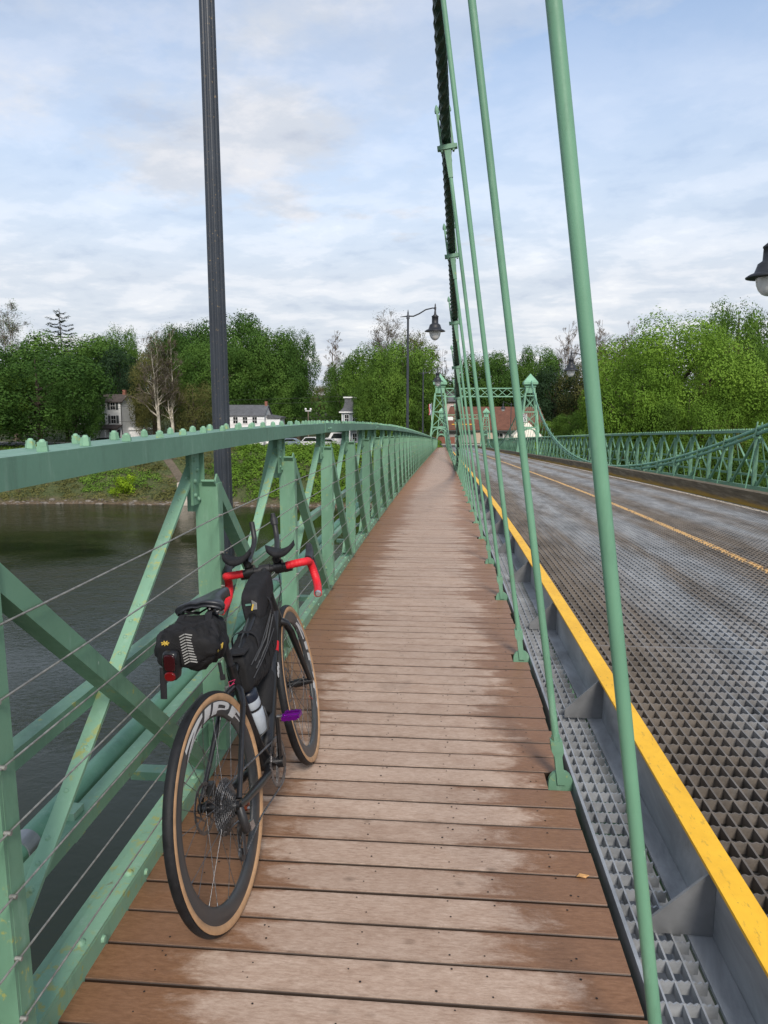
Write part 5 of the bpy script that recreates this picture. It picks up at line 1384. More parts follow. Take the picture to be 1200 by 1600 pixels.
def crown_mesh(name, seed, nl, kind='round', leaf=0.045, dens=1.0, spread=0.62):
    'unit crown: radius about 1, centre at 0, height about 2'
    rn = random.Random(seed); mb = MB(); lobes = []
    for i in range(nl):
        a = rn.uniform(0, 2*PI); h = rn.uniform(-0.85, 0.85); rr_ = math.sqrt(max(0.05, 1-h*h*0.9))*rn.uniform(0.66, spread)
        lobes.append((Vector((rr_*math.cos(a), rr_*math.sin(a), h*0.74)), rn.uniform(0.13, 0.27)))
    lobes += [(Vector((0, 0, -0.02)), 0.66), (Vector((0, 0, 0.32)), 0.48), (Vector((0.04, 0, -0.38)), 0.52)]
    for c, r_ in lobes:
        n = int(dens*2300*r_*r_)
        for _ in range(n):
            d = Vector((rn.gauss(0, 1), rn.gauss(0, 1), rn.gauss(0, 1))).normalized()
            if d.z < -0.3 and rn.random() < 0.5: continue
            nn_ = noise.noise((c+d)*3.1+Vector((seed, 0, 0)))
            nf = noise.noise((c+d*r_)*9.0+Vector((seed, 5, 0)))
            rad = r_*(1+0.30*nn_+0.22*nf)*rn.uniform(0.80, 1.05)
            leafquad(mb, c+d*rad, d, leaf*rn.uniform(.7, 1.25), rn)
    o = mb.build(name, LF['mid'], None, None, False); return o.data
def branch_tree(mb, p, d, L, r_, depth, rn, tips, gn=0.12, split=2, ang=0.5, mi=0):
    q = p; n = 3; pts = [p]; rad = [r_]
    for i in range(n):
        d = (d + Vector((rn.uniform(-1, 1), rn.uniform(-1, 1), rn.uniform(-.4, 1)*0.8))*gn).normalized(); q = q + d*L/n; pts.append(q); rad.append(r_*(1-0.35*(i+1)/n))
    mb.tube(pts, [max(q_, .022) for q_ in rad], 5 if depth > 2 else 3, (1 if depth < 3 else 0), False)
    if depth == 0: tips.append((q, d)); return
    for s in range(split + (1 if rn.random() < 0.45 else 0)):
        ax = d.orthogonal(); ax.rotate(Matrix.Rotation(rn.uniform(0, 2*PI), 3, d)); nd = d.copy(); nd.rotate(Matrix.Rotation(rn.uniform(ang*.5, ang*1.2), 3, ax)); nd = (nd+Vector((0, 0, .12))).normalized()
        st_ = pts[-1] if s < 2 else pts[2]
        branch_tree(mb, st_, nd, L*rn.uniform(.62, .85), rad[-1]*rn.uniform(.6, .78), depth-1, rn, tips, gn, split, ang, mi)
        if depth < 3: tips.append((q, d))
CRN = [crown_mesh('crown', 11+i, 62+5*i, leaf=0.036, dens=4.0, spread=0.86) for i in range(5)]
CRB = [crown_mesh('crown', 51+i, 74+6*i, leaf=0.026, dens=6.8, spread=0.86) for i in range(2)]
CRL = [crown_mesh('crown', 31+i, 46+5*i, leaf=0.036, dens=2.8, spread=0.90) for i in range(2)]
def mk(name, me, mat, parent, loc, sc, rz):
    o = bpy.data.objects.new(name, me); COL.objects.link(o); o.parent = parent; o.location = loc; o.scale = sc; o.rotation_euler = (0, 0, rz)
    o.material_slots[0].link = 'OBJECT'; o.material_slots[0].material = mat
    return o
TG = 'trees on the far shore'
rt = random.Random(77)
def limbs(mb, H, hb, r, rn, mi=0):
    for i in range(7):
        a = rn.uniform(0, 2*PI); z0_ = H*rn.uniform(.25, .6); p0 = Vector((0, 0, z0_)); p2 = Vector((math.cos(a)*r*0.6, math.sin(a)*r*0.6, min(H*0.92, z0_+H*rn.uniform(.12, .3))))
        mb.tube([p0, p0.lerp(p2, .5)+Vector((0, 0, -0.3)), p2], [0.018*H, 0.011*H, 0.004*H], 5, mi, False)
def base_z(x, y): return ground_z(x, y)-0.3
def leafy(px, top, wpx, Y, kind, label, cat='tree', zb=None, lowf=0.0, ci=None, name='leafy_tree', hf=None):
    'px, top: picture column of the crown and row of its top; wpx: crown width in picture units'
    c = at(px, top, Y); rad = wpx/1109*Y/2*(1.22 if kind in ('dark', 'pine') else 1.08); gz = base_z(c.x, Y); H = c.z-gz
    t = thing(name, label, cat, (c.x, Y, gz), TG)
    rn = random.Random(int(px*7+top)); bot = H*lowf if lowf else min(H*0.22, 3.5)
    mb = MB(); mb.tube([(0, 0, -0.6), (0.1, 0, H*.2), (0.0, 0.1, H*.5), (0, 0, H*.85)], [H*.030, H*.022, H*.014, H*.004], 8, 0, False); limbs(mb, H, bot, rad, rn)
    o = mb.build('trunk', BARK, None, (0, 0, 0)); o.parent = t; o.location = (0, 0, 0)
    me = (CRN if hf is None else CRL)[(int(px)+int(Y)) % (len(CRN) if hf is None else len(CRL))] if ci is None else CRN[ci]
    if kind == 'bright': me = CRB[int(px) % 2]
    hz_ = (H-bot)/2/0.98
    mk('crown', me, LF[kind], t, (0, 0, bot+hz_*0.98), (rad*1.12, rad*1.12, hz_*1.09), rn.uniform(0, 6.28))
    return t
def bare(px, top, wpx, Y, kind, label, mats=None, leaf=None, leafn=1, white=False, name='bare_tree', depth=6, leafs=0.35):
    c = at(px, top, Y); gz = base_z(c.x, Y); H = c.z-gz; rn = random.Random(int(px*3+top)+5)
    t = thing(name, label, 'tree', (c.x, Y, gz), TG)
    mb = MB(); tips = []; th = H*(0.30 if white else .33); bm = MB()
    mb.tube([(0, 0, -.5), (0.15, 0, th*.5), (0.1, .1, th)], [H*.020, H*.016, H*.012], 7, 0, False)
    asp = (wpx/1109*Y)/H
    # two or three leading stems with side branches all the way up
    RW = wpx/1109*Y/2
    for q in range(3 if white else 4):
        a = q*2.2+rn.uniform(-.4, .4); lean = RW*rn.uniform(.12, .50)*(0.3 if q == 0 else 1); top_ = Vector((math.cos(a)*lean, math.sin(a)*lean, H*(1 if q == 0 else rn.uniform(.82, .96))))
        b0 = Vector((.1, .1, th*rn.uniform(.5, 1))); npt = 8; pts = []
        for i in range(npt+1):
            f = i/npt; pts.append(Vector((lerp(b0.x, top_.x, f**.8)+rn.uniform(-.15, .15), lerp(b0.y, top_.y, f**.8)+rn.uniform(-.15, .15), lerp(b0.z, top_.z, f))))
        r0 = H*(.009 if white else .007)
        mb.tube(pts, [max(.03, r0*(1-.92*i/npt)) for i in range(npt+1)], 5, 0, False)
        nbr = 15 if depth >= 6 else 9
        for i in range(nbr):
            f = .12+.86*i/nbr; k_ = min(npt-1, int(f*npt)); p = pts[k_].lerp(pts[k_+1], f*npt-k_); aa = rn.uniform(0, 2*PI)
            d = Vector((math.cos(aa), math.sin(aa), rn.uniform(.55, 1.3))).normalized()
            branch_tree(mb, p, d, RW*.42*(1-f*.62)*rn.uniform(.7, 1.2), max(.03, r0*.42*(1-f*.6)), 4 if depth >= 6 else 3, rn, tips, 0.18, 2, 0.55)
    o = mb.build('trunk', [BARKW if white else (mats or TWIG), mats or TWIG], None, (0, 0, 0)); o.parent = t
    if leaf:
        lm = MB()
        for p, d in tips:
            for _ in range(leafn): leafquad(lm, p+Vector((rn.gauss(0, .6), rn.gauss(0, .6), rn.gauss(0, .6))), Vector((0, 0, 1)), leafs, rn)
        o = lm.build('crown', LF[leaf], None, (0, 0, 0)); o.parent = t
    return t
def conifer(px, top, wpx, Y, label):
    c = at(px, top, Y); gz = base_z(c.x, Y); H = c.z-gz; rn = random.Random(int(px)); t = thing('conifer', label, 'tree', (c.x, Y, gz), TG)
    mb = MB(); mb.tube([(0, 0, -.5), (0, 0, H)], [H*.014, .05], 7, 0, False); lm = MB(); R_ = wpx/1109*Y/2
    n = 60
    for i in range(n):
        f = 0.35+0.64*i/n; z_ = H*f; a = i*2.4; rr_ = R_*((1-f)/0.65)**0.6*rn.uniform(.55, 1.1)+0.4
        tip = Vector((math.cos(a)*rr_, math.sin(a)*rr_, z_-rr_*0.10+0.5)); mb.tube([(0, 0, z_), (tip.x*.5, tip.y*.5, z_-rr_*0.16), tip], [.07, .05, .02], 3, 0, False)
        for q in range(int(rr_*26)):
            g = rn.uniform(.15, 1); b_ = Vector((tip.x*g, tip.y*g, lerp(z_, tip.z, g)-rr_*.12*math.sin(PI*g)))
            leafquad(lm, b_+Vector((rn.gauss(0, .22), rn.gauss(0, .22), rn.gauss(0, .08)-.12)), Vector((0, 0, 1)), .42, rn)
    o = mb.build('trunk', BARK, None, (0, 0, 0)); o.parent = t; o = lm.build('crown', LF['pine'], None, (0, 0, 0)); o.parent = t

# --- left shore, front to back
leafy(52, 535, 190, 126, 'dark', 'broad dark green tree at the left edge, in front of the porch house', lowf=0.03, ci=0)
leafy(112, 580, 70, 124, 'dark', 'dark tree whose foliage overlaps the left end of the white porch house', lowf=0.05, ci=1)
leafy(-40, 560, 150, 122, 'mid', 'green tree cut off by the left edge of the picture', lowf=0.04, ci=2)
leafy(20, 562, 110, 150, 'olive', 'olive tree low behind the dark tree at the left edge', ci=3)
leafy(104, 517, 150, 150, 'dark', 'dark tree below the spiky conifer top', ci=4)
leafy(146, 518, 90, 158, 'dark', 'dark tree right of the conifer, above the porch house roof', ci=1)
leafy(181, 500, 62, 165, 'dark', 'dark round-topped tree standing taller just left of the pale leafless trees', ci=2)
leafy(185, 540, 90, 150, 'pine', 'blackish green tree between the porch house and the pale trunks', ci=0, lowf=0.05)
conifer(92, 482, 120, 156, 'spiky dark conifer rising above the dark trees at the left')
bare(8, 476, 90, 150, None, 'thin spring tree with sparse pale leaves at the far left', leaf='bright', leafn=1, depth=6, leafs=.34)
bare(240, 516, 76, 131, None, 'pale-trunked nearly leafless tree, left one of the pair between the two white houses', white=True, leaf='olive', leafn=1, leafs=.26, depth=7)
bare(262, 518, 74, 133, None, 'pale-trunked nearly leafless tree, right one of the pair between the two white houses', white=True, leaf='olive', leafn=1, leafs=.26, depth=7)
leafy(235, 540, 70, 141, 'olive', 'olive brushy tree behind the pale trunks', hf=1, lowf=.03)
leafy(300, 590, 75, 136, 'olive', 'low olive tree between the pale trunks and the lamp pole', hf=1, lowf=.03)
leafy(262, 500, 60, 170, 'dark', 'dark tree top peeping over the pale leafless trees', ci=3)
leafy(290, 502, 80, 166, 'dark', 'dark tall tree just left of the lamp pole', ci=4)
leafy(362, 482, 112, 164, 'dark', 'tallest dark round tree right of the lamp pole', ci=0)
leafy(330, 520, 100, 152, 'dark', 'dark tree directly behind the lamp pole', ci=2)
leafy(404, 502, 96, 158, 'dark', 'green tree above the roof of the grey-roofed white house', ci=1)
leafy(436, 526, 70, 158, 'dark', 'dark tree behind the gable end of the grey-roofed white house', ci=3)
leafy(462, 510, 56, 158, 'dark', 'dark tall tree at the edge of the open gap of sky', ci=4, lowf=.10)
leafy(440, 570, 66, 156, 'dark', 'dark lower tree left of the gap of sky', ci=2, lowf=.05)
bare(520, 516, 44, 190, None, 'small leafless tree in the gap of sky', depth=6)
leafy(497, 600, 40, 200, 'olive', 'greyish brushy tree low in the gap of sky', hf=1)
leafy(579, 578, 50, 133.5, 'mid', 'green tree hiding the right half of the mansard house', lowf=.0001)
leafy(535, 552, 46, 160, 'dark', 'dark tree just right of the gap of sky, behind the mansard house', ci=0, lowf=.05)
leafy(545, 578, 60, 170, 'mid', 'green tree tucked behind the mansard house roof', ci=1, lowf=.02)
leafy(584, 530, 92, 148, 'mid', 'green tree beside the mansard house', ci=3, lowf=.04)
leafy(630, 518, 112, 138, 'mid', 'large fresh green tree behind the arm lamp', ci=2, lowf=.02)
leafy(610, 565, 84, 134, 'mid', 'green tree low in front of the large fresh green tree', ci=4, lowf=.0001)
leafy(655, 580, 70, 134, 'mid', 'green tree low beside the walkway tower', ci=0, lowf=.0001)
bare(602, 494, 92, 158, None, 'spring tree with thin brownish crown above the fresh green tree', leaf='olive', leafn=1, leafs=.30)
leafy(650, 507, 66, 160, 'olive', 'olive brown budding tree behind the lamp head', hf=1)
bare(690, 545, 44, 165, None, 'leafless dark tree between the lamp and the hanging cable', mats=BARK, depth=5)
# --- behind the bridge and on the right shore
for (px, tp, w_, Y, kd, lb) in (
  (722, 580, 70, 185, 'pine', 'dark tree seen between the thin rods left of the tower lattice'),
  (757, 546, 80, 178, 'dark', 'dark tree above the portal lattice, left one'),
  (802, 548, 90, 174, 'dark', 'dark tree above the red roof, between two rods'),
  (845, 534, 62, 170, 'dark', 'dark tree with pointed top just right of the tower cap'),
  (870, 565, 76, 165, 'pine', 'blackish tree behind the nearest rod'),
  (862, 655, 60, 150, 'mid', 'low green bushy tree at the right end of the red roof'),
  (900, 640, 60, 140, 'mid', 'low green tree right of the red roofed building'),
  (915, 575, 80, 160, 'olive', 'olive tree behind the half hidden far lamp'),
  (948, 520, 80, 150, 'olive', 'yellowish olive tree at the left shoulder of the big leafy tree')):
    leafy(px, tp, w_, Y, kd, lb, lowf=.03, hf=1 if kd == 'olive' else None)
bare(888, 507, 66, 168, None, 'grey leafless tree behind the nearest rod', depth=6)
bare(935, 500, 80, 176, None, 'grey leafless treetop left of the big leafy tree', depth=6)
bare(985, 508, 60, 180, None, 'grey leafless treetop showing over the big leafy tree', depth=6)
leafy(1058, 482, 215, 118, 'bright', 'biggest leafy tree, bright green and rounded, beyond the road', ci=0, lowf=.02, name='leafy_tree')
leafy(995, 545, 140, 112, 'bright', 'green tree low in front of the left flank of the biggest tree', ci=2, lowf=.0001)
leafy(1080, 590, 130, 108, 'bright', 'bright green low tree under the biggest tree', ci=3, lowf=.0001)
leafy(955, 600, 90, 118, 'mid', 'green tree low beside the far lamp', ci=4, lowf=.0001)
leafy(1158, 460, 100, 140, 'mid', 'tall airy green tree at the upper right edge', ci=1)
leafy(1120, 520, 90, 134, 'olive', 'olive tree between the two tallest trees at the right', hf=1, lowf=.1)
leafy(1165, 570, 80, 120, 'olive', 'olive spring tree low at the right edge', hf=1, lowf=.02)
leafy(1205, 530, 90, 130, 'mid', 'green tree cut by the right picture edge', ci=4, lowf=.02)
leafy(1185, 640, 90, 108, 'bright', 'yellow-green tree low at the right edge behind the far railing', ci=1, lowf=.0001)
leafy(1130, 640, 80, 108, 'olive', 'olive green low tree behind the far railing', hf=1, lowf=.0001)
leafy(1240, 560, 120, 112, 'bright', 'bright tree outside the right edge', ci=2, lowf=.02)
for (px, tp, w_, kd, lb) in ((900, 690, 60, 'mid', 'left'), (960, 700, 70, 'dark', 'second'), (1030, 705, 80, 'dark', 'third'), (1100, 700, 80, 'mid', 'fourth'), (1170, 710, 80, 'dark', 'rightmost')):
    leafy(px, tp-22, w_, 104, kd, 'low shrub seen through the far railing, %s of five' % (lb if lb != 'left' else 'leftmost'), cat='shrub', lowf=.0001, name='shrub')
# hillside wood: one mass behind everything
mb = MB(); rn = random.Random(9)
cents = []
for i in range(150):
    x = rn.uniform(-190, 210); y = rn.uniform(176, 214); top = 13.0 if not (-42 < x < -22) else 6.0
    gz = ground_z(x, y); hh = rn.uniform(.55, 1.0)*(top-gz)
    cents.append((Vector((x, y, gz+hh*.5)), hh*.55, rn.uniform(4, 7)))
for c, hh, r_ in cents:
    for _ in range(420):
        d = Vector((rn.gauss(0, 1), rn.gauss(0, 1), rn.gauss(0, 1))).normalized()
        if d.y > 0.35: continue
        leafquad(mb, c+Vector((d.x*r_, d.y*r_, d.z*hh))*rn.uniform(.85, 1.05), d, 0.9, rn)
o = mb.build('hillside_wood', LF['dark']); tag(o, 'dark unbroken wood covering the hillside behind the houses', 'wood', kind='stuff')

# --- bank vegetation
def blobs(cents, leaf, n, kind, name):
    mb = MB(); rn = random.Random(len(cents)*13+n)
    for (c, rx_, rz_) in cents:
        for _ in range(n):
            d = Vector((rn.gauss(0, 1), rn.gauss(0, 1), abs(rn.gauss(0, 1)))).normalized(); k_ = 1+.35*noise.noise(d*2.5+c)
            leafquad(mb, c+Vector((d.x*rx_, d.y*rx_, d.z*rz_))*k_*rn.uniform(.75, 1.05), d, leaf, rn)
    return mb
rn = random.Random(21); cg, co, cm = [], [], []
for i in range(2900):
    x = rn.uniform(-115, 90); b = bankY(x); d = rn.uniform(1.5, 20); y = b+d
    if -1 < x - (-0.0) < 8 and d > 12: continue
    pathd = abs(x - (-38.5 - (d-2)*0.87))
    if pathd < 1.6: continue
    p = Vector((x, y, ground_z(x, y)-0.1)); nn_ = noise.noise(Vector((x*.05, y*.09, 1)))
    tup = (p, rn.uniform(.6, 1.5), rn.uniform(.3, 1.1))
    if x > -36 and d > 2.5: (cm if rn.random() < .75 else cg).append((p, rn.uniform(.8, 1.8), rn.uniform(.7, 2.1)))
    elif nn_ > .04: cg.append(tup)
    else: co.append(tup)
o = blobs(cg, .30, 62, 'mid', '').build('bank_scrub', LF['mid']); tag(o, 'green scrub covering the river bank', 'scrub', kind='stuff')
o = blobs(co, .27, 56, 'olive', '').build('bank_scrub', LF['olive']); tag(o, 'brownish dry scrub covering the river bank at the left', 'scrub', kind='stuff')
o = blobs(cm, .34, 130, 'bright', '').build('bank_scrub', LF['bright']); tag(o, 'bright green bushes massed on the river bank behind the railing', 'scrub', kind='stuff')
c = at(195, 790, 108.5); t = thing('bush', 'single yellow-green bush at the waterline, left of the railing post', 'bush', (c.x, 108.5, ground_z(c.x, 108.5)-.2))
mb = MB(); rn = random.Random(4)
for q in range(9):
    a = q*.7; tip = Vector((math.cos(a)*1.8, math.sin(a)*1.2, 2.2+rn.uniform(-.6, .9))); mb.tube([(0, 0, 0), tip*.5, tip], [.06, .04, .02], 4, 0, False)
o = mb.build('stems', BARK, None, (0, 0, 0)); o.parent = t
lm = MB()
for q in range(20):
    a = rn.uniform(0, 6.28); cc2 = Vector((math.cos(a)*rn.uniform(0, 2.0), math.sin(a)*rn.uniform(0, 1.2), rn.uniform(.5, 3.2)))
    for _ in range(150): d = Vector((rn.gauss(0, 1), rn.gauss(0, 1), rn.gauss(0, 1))).normalized(); leafquad(lm, cc2+d*rn.uniform(.5, .95), d, .26, rn)
o = lm.build('leaves', LF['lime'], None, (0, 0, 0)); o.parent = t
# stones at the waterline
STN = mottled('river_stone', (0.17, 0.15, 0.125), 0.9, 0.4, 2)
mb = MB(); rn = random.Random(31)
for i in range(420):
    x = rn.uniform(-115, 60); y = bankY(x)+rn.gauss(0.6, .5); z = ground_z(x, y); s_ = abs(rn.gauss(0, .15))+.08
    n = 6; vs = []
    for (hz_, k_) in ((-.3, .9), (.25, 1), (.6, .45)):
        for j in range(n): a = 2*PI*j/n+i; vs.append((x+math.cos(a)*s_*k_*rn.uniform(.8, 1.3)*1.4, y+math.sin(a)*s_*k_*rn.uniform(.8, 1.2), max(z, WZ)+hz_*s_))
    mb.add(vs, [(a*n+j, a*n+(j+1) % n, (a+1)*n+(j+1) % n, (a+1)*n+j) for a in range(2) for j in range(n)]+[tuple(2*n+j for j in range(n))])
o = mb.build('shore_stones', STN); tag(o, 'loose pale stones strewn along the waterline', 'stones', kind='stuff')
# dirt track and concrete block on the bank
mb = MB(); vs = []
for i in range(15):
    d = 1.5+i*1.05; xc_ = -38.5-(d-2)*.87; y = bankY(xc_)+d
    for q in (-.8, -.3, .3, .8): vs.append((xc_+q, y, ground_z(xc_+q, y)+.10))
mb.add(vs, [(i*4+j, i*4+j+1, i*4+j+5, i*4+j+4) for i in range(14) for j in range(3)])
struct(mb.build('dirt_path', mottled('dirt', (0.105, 0.085, 0.060), 0.95, 0.25, 2)))
c = at(292, 785, 106.5); gz = WZ-.5
t = thing('concrete_landing', 'pale stepped concrete block at the waterline behind the first full railing post', 'landing', (c.x, 106.5, gz)); CON = mottled('pale_concrete', (0.48, 0.43, 0.36), 0.9, 0.15, 1.5)
mb = MB(); mb.box(c.x-1.0, c.x+1.3, 105.6, 109, gz, gz+1.75); mb.build('lower_block', CON, t)
mb = MB(); mb.box(c.x-1.5, c.x+0.1, 106.6, 110, gz+1.751, gz+3.9); mb.build('upper_block', CON, t)
# abutment and pier
STO = mottled('pier_masonry', (0.30, 0.27, 0.23), 0.9, 0.3, 1.0, 0, .5)
for Y, lab, nm in ((61.0, 'stone pier under the nearer towers', 'stone_pier'), (122.0, 'stone pier under the far towers', 'stone_pier')):
    z = prof(Y)-0.55; mb = MB(); mb.hexa([(-3.2, Y-2.2, WZ-3), (10.1, Y-2.2, WZ-3), (10.1, Y+2.2, WZ-3), (-3.2, Y+2.2, WZ-3), (-2.2, Y-1.4, z), (9.1, Y-1.4, z), (9.1, Y+1.4, z), (-2.2, Y+1.4, z)])
    mb.box(-2.4, 9.3, Y-1.6, Y+1.6, z+0.001, z+0.30); o = mb.build(nm, STO); tag(o, lab, 'pier')
mb = MB(); mb.box(-3, 10, YEND, YEND+1.0, -13, prof(YEND)-.06); o = mb.build('stone_abutment', STO); tag(o, 'stone abutment at the far end of the bridge', 'abutment')

# ================================================================== BUILDINGS
SID = None
def siding(name, c, step=0.16):
    m = Mat(name); P = m.node('ShaderNodeNewGeometry').outputs['Position']; s = m.node('ShaderNodeSeparateXYZ'); m.link(P, s.inputs[0])
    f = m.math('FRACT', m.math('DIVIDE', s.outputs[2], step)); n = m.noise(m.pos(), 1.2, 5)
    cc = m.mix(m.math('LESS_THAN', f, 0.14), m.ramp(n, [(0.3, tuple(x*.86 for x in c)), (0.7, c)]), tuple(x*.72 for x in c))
    m.set(cc, 0.7); m.bump(f, 0.5, 0.02); return m.m
SIDW = siding('white_siding', (0.84, 0.85, 0.84)); SIDB = siding('blue_siding', (0.34, 0.39, 0.41))
WIN = Mat('window_glass'); WIN.set((0.015, 0.018, 0.020), 0.08, 0, 0.6); WIN = WIN.m
SHUT = mottled('shutter_grey', (0.055, 0.065, 0.065), 0.7, 0.1, 4); TRIM = mottled('trim_white', (0.72, 0.72, 0.71), 0.6, 0.06, 3)
def shingle(name, c):
    m = Mat(name); P = m.pos((1, 1, 1)); br = m.node('ShaderNodeTexBrick'); br.inputs['Scale'].default_value = 2.2; br.inputs['Mortar Size'].default_value = .03
    br.inputs['Color1'].default_value = (*c, 1); br.inputs['Color2'].default_value = (*[x*.7 for x in c], 1); br.inputs['Mortar'].default_value = (*[x*.45 for x in c], 1)
    g = m.node('ShaderNodeTexCoord'); s = m.node('ShaderNodeSeparateXYZ'); m.link(m.node('ShaderNodeNewGeometry').outputs['Position'], s.inputs[0]); cb = m.node('ShaderNodeCombineXYZ')
    m.link(m.math('ADD', s.outputs[0], m.math('MULTIPLY', s.outputs[1], .3)), cb.inputs[0]); m.link(s.outputs[2], cb.inputs[1]); m.link(cb.outputs[0], br.inputs['Vector'])
    n = m.noise(P, .9, 6, .7)
    m.set(m.mix(m.ramp(n, [(0.4, 0.0), (0.7, .45)]), br.outputs[0], tuple(x*1.35 for x in c)), 0.9); return m.m
ROOFB = shingle('roof_brown', (0.085, 0.068, 0.060)); ROOFG = shingle('roof_grey', (0.12, 0.125, 0.135)); ROOFR = shingle('roof_red', (0.165, 0.070, 0.045))
BRK = mottled('chimney_brick', (0.24, 0.10, 0.07), 0.9, 0.25, 6)
def window(t, x, y, z, w_, h_, face='y', shut=False):
    'face y: on a wall facing the viewer; face x: on the wall facing right'
    def B(mb, u0, u1, d0, d1, z0, z1):
        if face == 'y': mb.box(x+u0, x+u1, y-d1, y-d0, z+z0, z+z1)
        else: mb.box(x+d0, x+d1, y+u0, y+u1, z+z0, z+z1)
    mb = MB(); hw, hh = w_/2, h_/2
    for (a, b, c_, d) in ((-hw-.1, hw+.1, hh, hh+.12), (-hw-.1, hw+.1, -hh-.12, -hh), (-hw-.1, -hw, -hh, hh), (hw, hw+.1, -hh, hh)): B(mb, a, b, 0.001, .07, c_, d)
    B(mb, -hw, hw, .021, .05, -.03, .03); B(mb, -.02, .02, .021, .045, .031, hh-.001); B(mb, -.02, .02, .021, .045, -hh+.001, -.031)
    f = mb.build('window', TRIM, t); f['_o'] = t['_o']
    mb = MB(); B(mb, -hw, hw, .0, .02, -hh, hh); p = mb.build('pane', WIN, f); p.location = (0, 0, 0)
    if shut:
        mb = MB(); B(mb, -hw-.62, -hw-.11, .001, .05, -hh-.05, hh+.05); B(mb, hw+.11, hw+.62, .001, .05, -hh-.05, hh+.05); q = mb.build('shutters', SHUT, f)
def gable(mb, x0, x1, y0, y1, z0, z1, ridge, along='x', oh=.3, th=.16):
    if along == 'x':
        ym = (y0+y1)/2; k_ = (ridge-z1)/(ym-y0)
        for s, ye in ((-1, y0-oh), (1, y1+oh)):
            ze = z1-k_*oh; mb.hexa([(x0-oh, ye, ze), (x1+oh, ye, ze), (x1+oh, ym, ridge), (x0-oh, ym, ridge), (x0-oh, ye, ze+th), (x1+oh, ye, ze+th), (x1+oh, ym, ridge+th), (x0-oh, ym, ridge+th)])
# --- white three storey house with porch (ridge along the street, gable end to the right)
Yh = 138.0
A = at(148, 642, Yh); B_ = at(202, 690, Yh); gz = -6.5
cx1 = at(190, 650, Yh).x; cx0 = cx1-9.2; zt = at(180, 628, Yh).z; zr = at(195, 617, Yh+3).z; y0_, y1_ = Yh, Yh+6.4
t = thing('white_house', 'white three storey clapboard house with dark shutters, brown roof and front porch', 'house', (cx1-4.6, Yh, gz))
mb = MB(); mb.box(cx0, cx1, y0_, y1_, gz-.8, zt); ym = (y0_+y1_)/2
mb.add([(cx1, y0_, zt), (cx1, y1_, zt), (cx1, ym, zr), (cx0, y0_, zt), (cx0, y1_, zt), (cx0, ym, zr)], [(0, 1, 2), (3, 5, 4)]); mb.build('wall', SIDW, t)
mb = MB(); gable(mb, cx0, cx1, y0_, y1_, 0, zt, zr); rf = mb.build('roof', ROOFB, t); rf['_o'] = t['_o']
mb = MB(); mb.box(cx1-.9, cx1-.3, ym-.3, ym+.3, zr-.3, zr+1.0); mb.build('chimney', BRK, rf)
for zz in (gz+7.6, gz+4.9):
    for xx in (cx1-1.7, cx1-4.6, cx1-7.5): window(t, xx, y0_, zz, .95, 1.5, 'y', True)
for zz, yy in ((zt+.6, ym-.8), (zt+.6, ym+.8)): window(t, cx1, yy, zz, .5, .9, 'x')
window(t, cx1-1.6, y0_, gz+1.9, 1.0, 1.9, 'y', True); window(t, cx1-7.2, y0_, gz+1.9, 1.0, 1.9, 'y', True)
mb = MB(); mb.box(cx1-.06, cx1+.06, y0_-.12, y0_-.01, gz, zt); mb.build('downpipe', SHUT, t)
mb = MB(); mb.box(cx0-.3, cx1-.02, y0_-2.4, y0_-.01, gz-.2, gz+.5); mb.build('porch_deck', TRIM, t)
mb = MB(); mb.hexa([(cx0-.4, y0_-2.6, gz+3.0), (cx1+.1, y0_-2.6, gz+3.0), (cx1+.1, y0_-.01, gz+3.7), (cx0-.4, y0_-.01, gz+3.7), (cx0-.4, y0_-2.6, gz+3.2), (cx1+.1, y0_-2.6, gz+3.2), (cx1+.1, y0_-.01, gz+3.9), (cx0-.4, y0_-.01, gz+3.9)]); mb.build('porch_roof', ROOFB, t)
for i in range(5): mb = MB(); xx = cx0+i*(9.1/4)-.1; mb.box(xx-.09, xx+.09, y0_-2.4, y0_-2.2, gz+.501, gz+3.0); mb.build('porch_post', TRIM, t)
mb = MB(); mb.box(cx0, cx1, y0_-2.38, y0_-2.32, gz+1.2, gz+1.3)
for i in range(36): xx = cx0+i*.255; mb.box(xx, xx+.05, y0_-2.37, y0_-2.33, gz+.501, gz+1.2)
mb.build('porch_rail', TRIM, t)
mb = MB(); xa = cx1+.5; mb.box(cx1+.01, cx1+3.4, ym, y1_+2, gz-.8, gz+2.7); mb.hexa([(cx1+.01, ym-.3, gz+2.7), (cx1+3.7, ym-.3, gz+2.7), (cx1+3.7, y1_+2.2, gz+2.7), (cx1+.01, y1_+2.2, gz+2.7), (cx1+.01, ym-.3, gz+3.2), (cx1+3.7, ym-.3, gz+2.85), (cx1+3.7, y1_+2.2, gz+2.85), (cx1+.01, y1_+2.2, gz+3.2)]); mb.build('side_extension', SIDW, t)
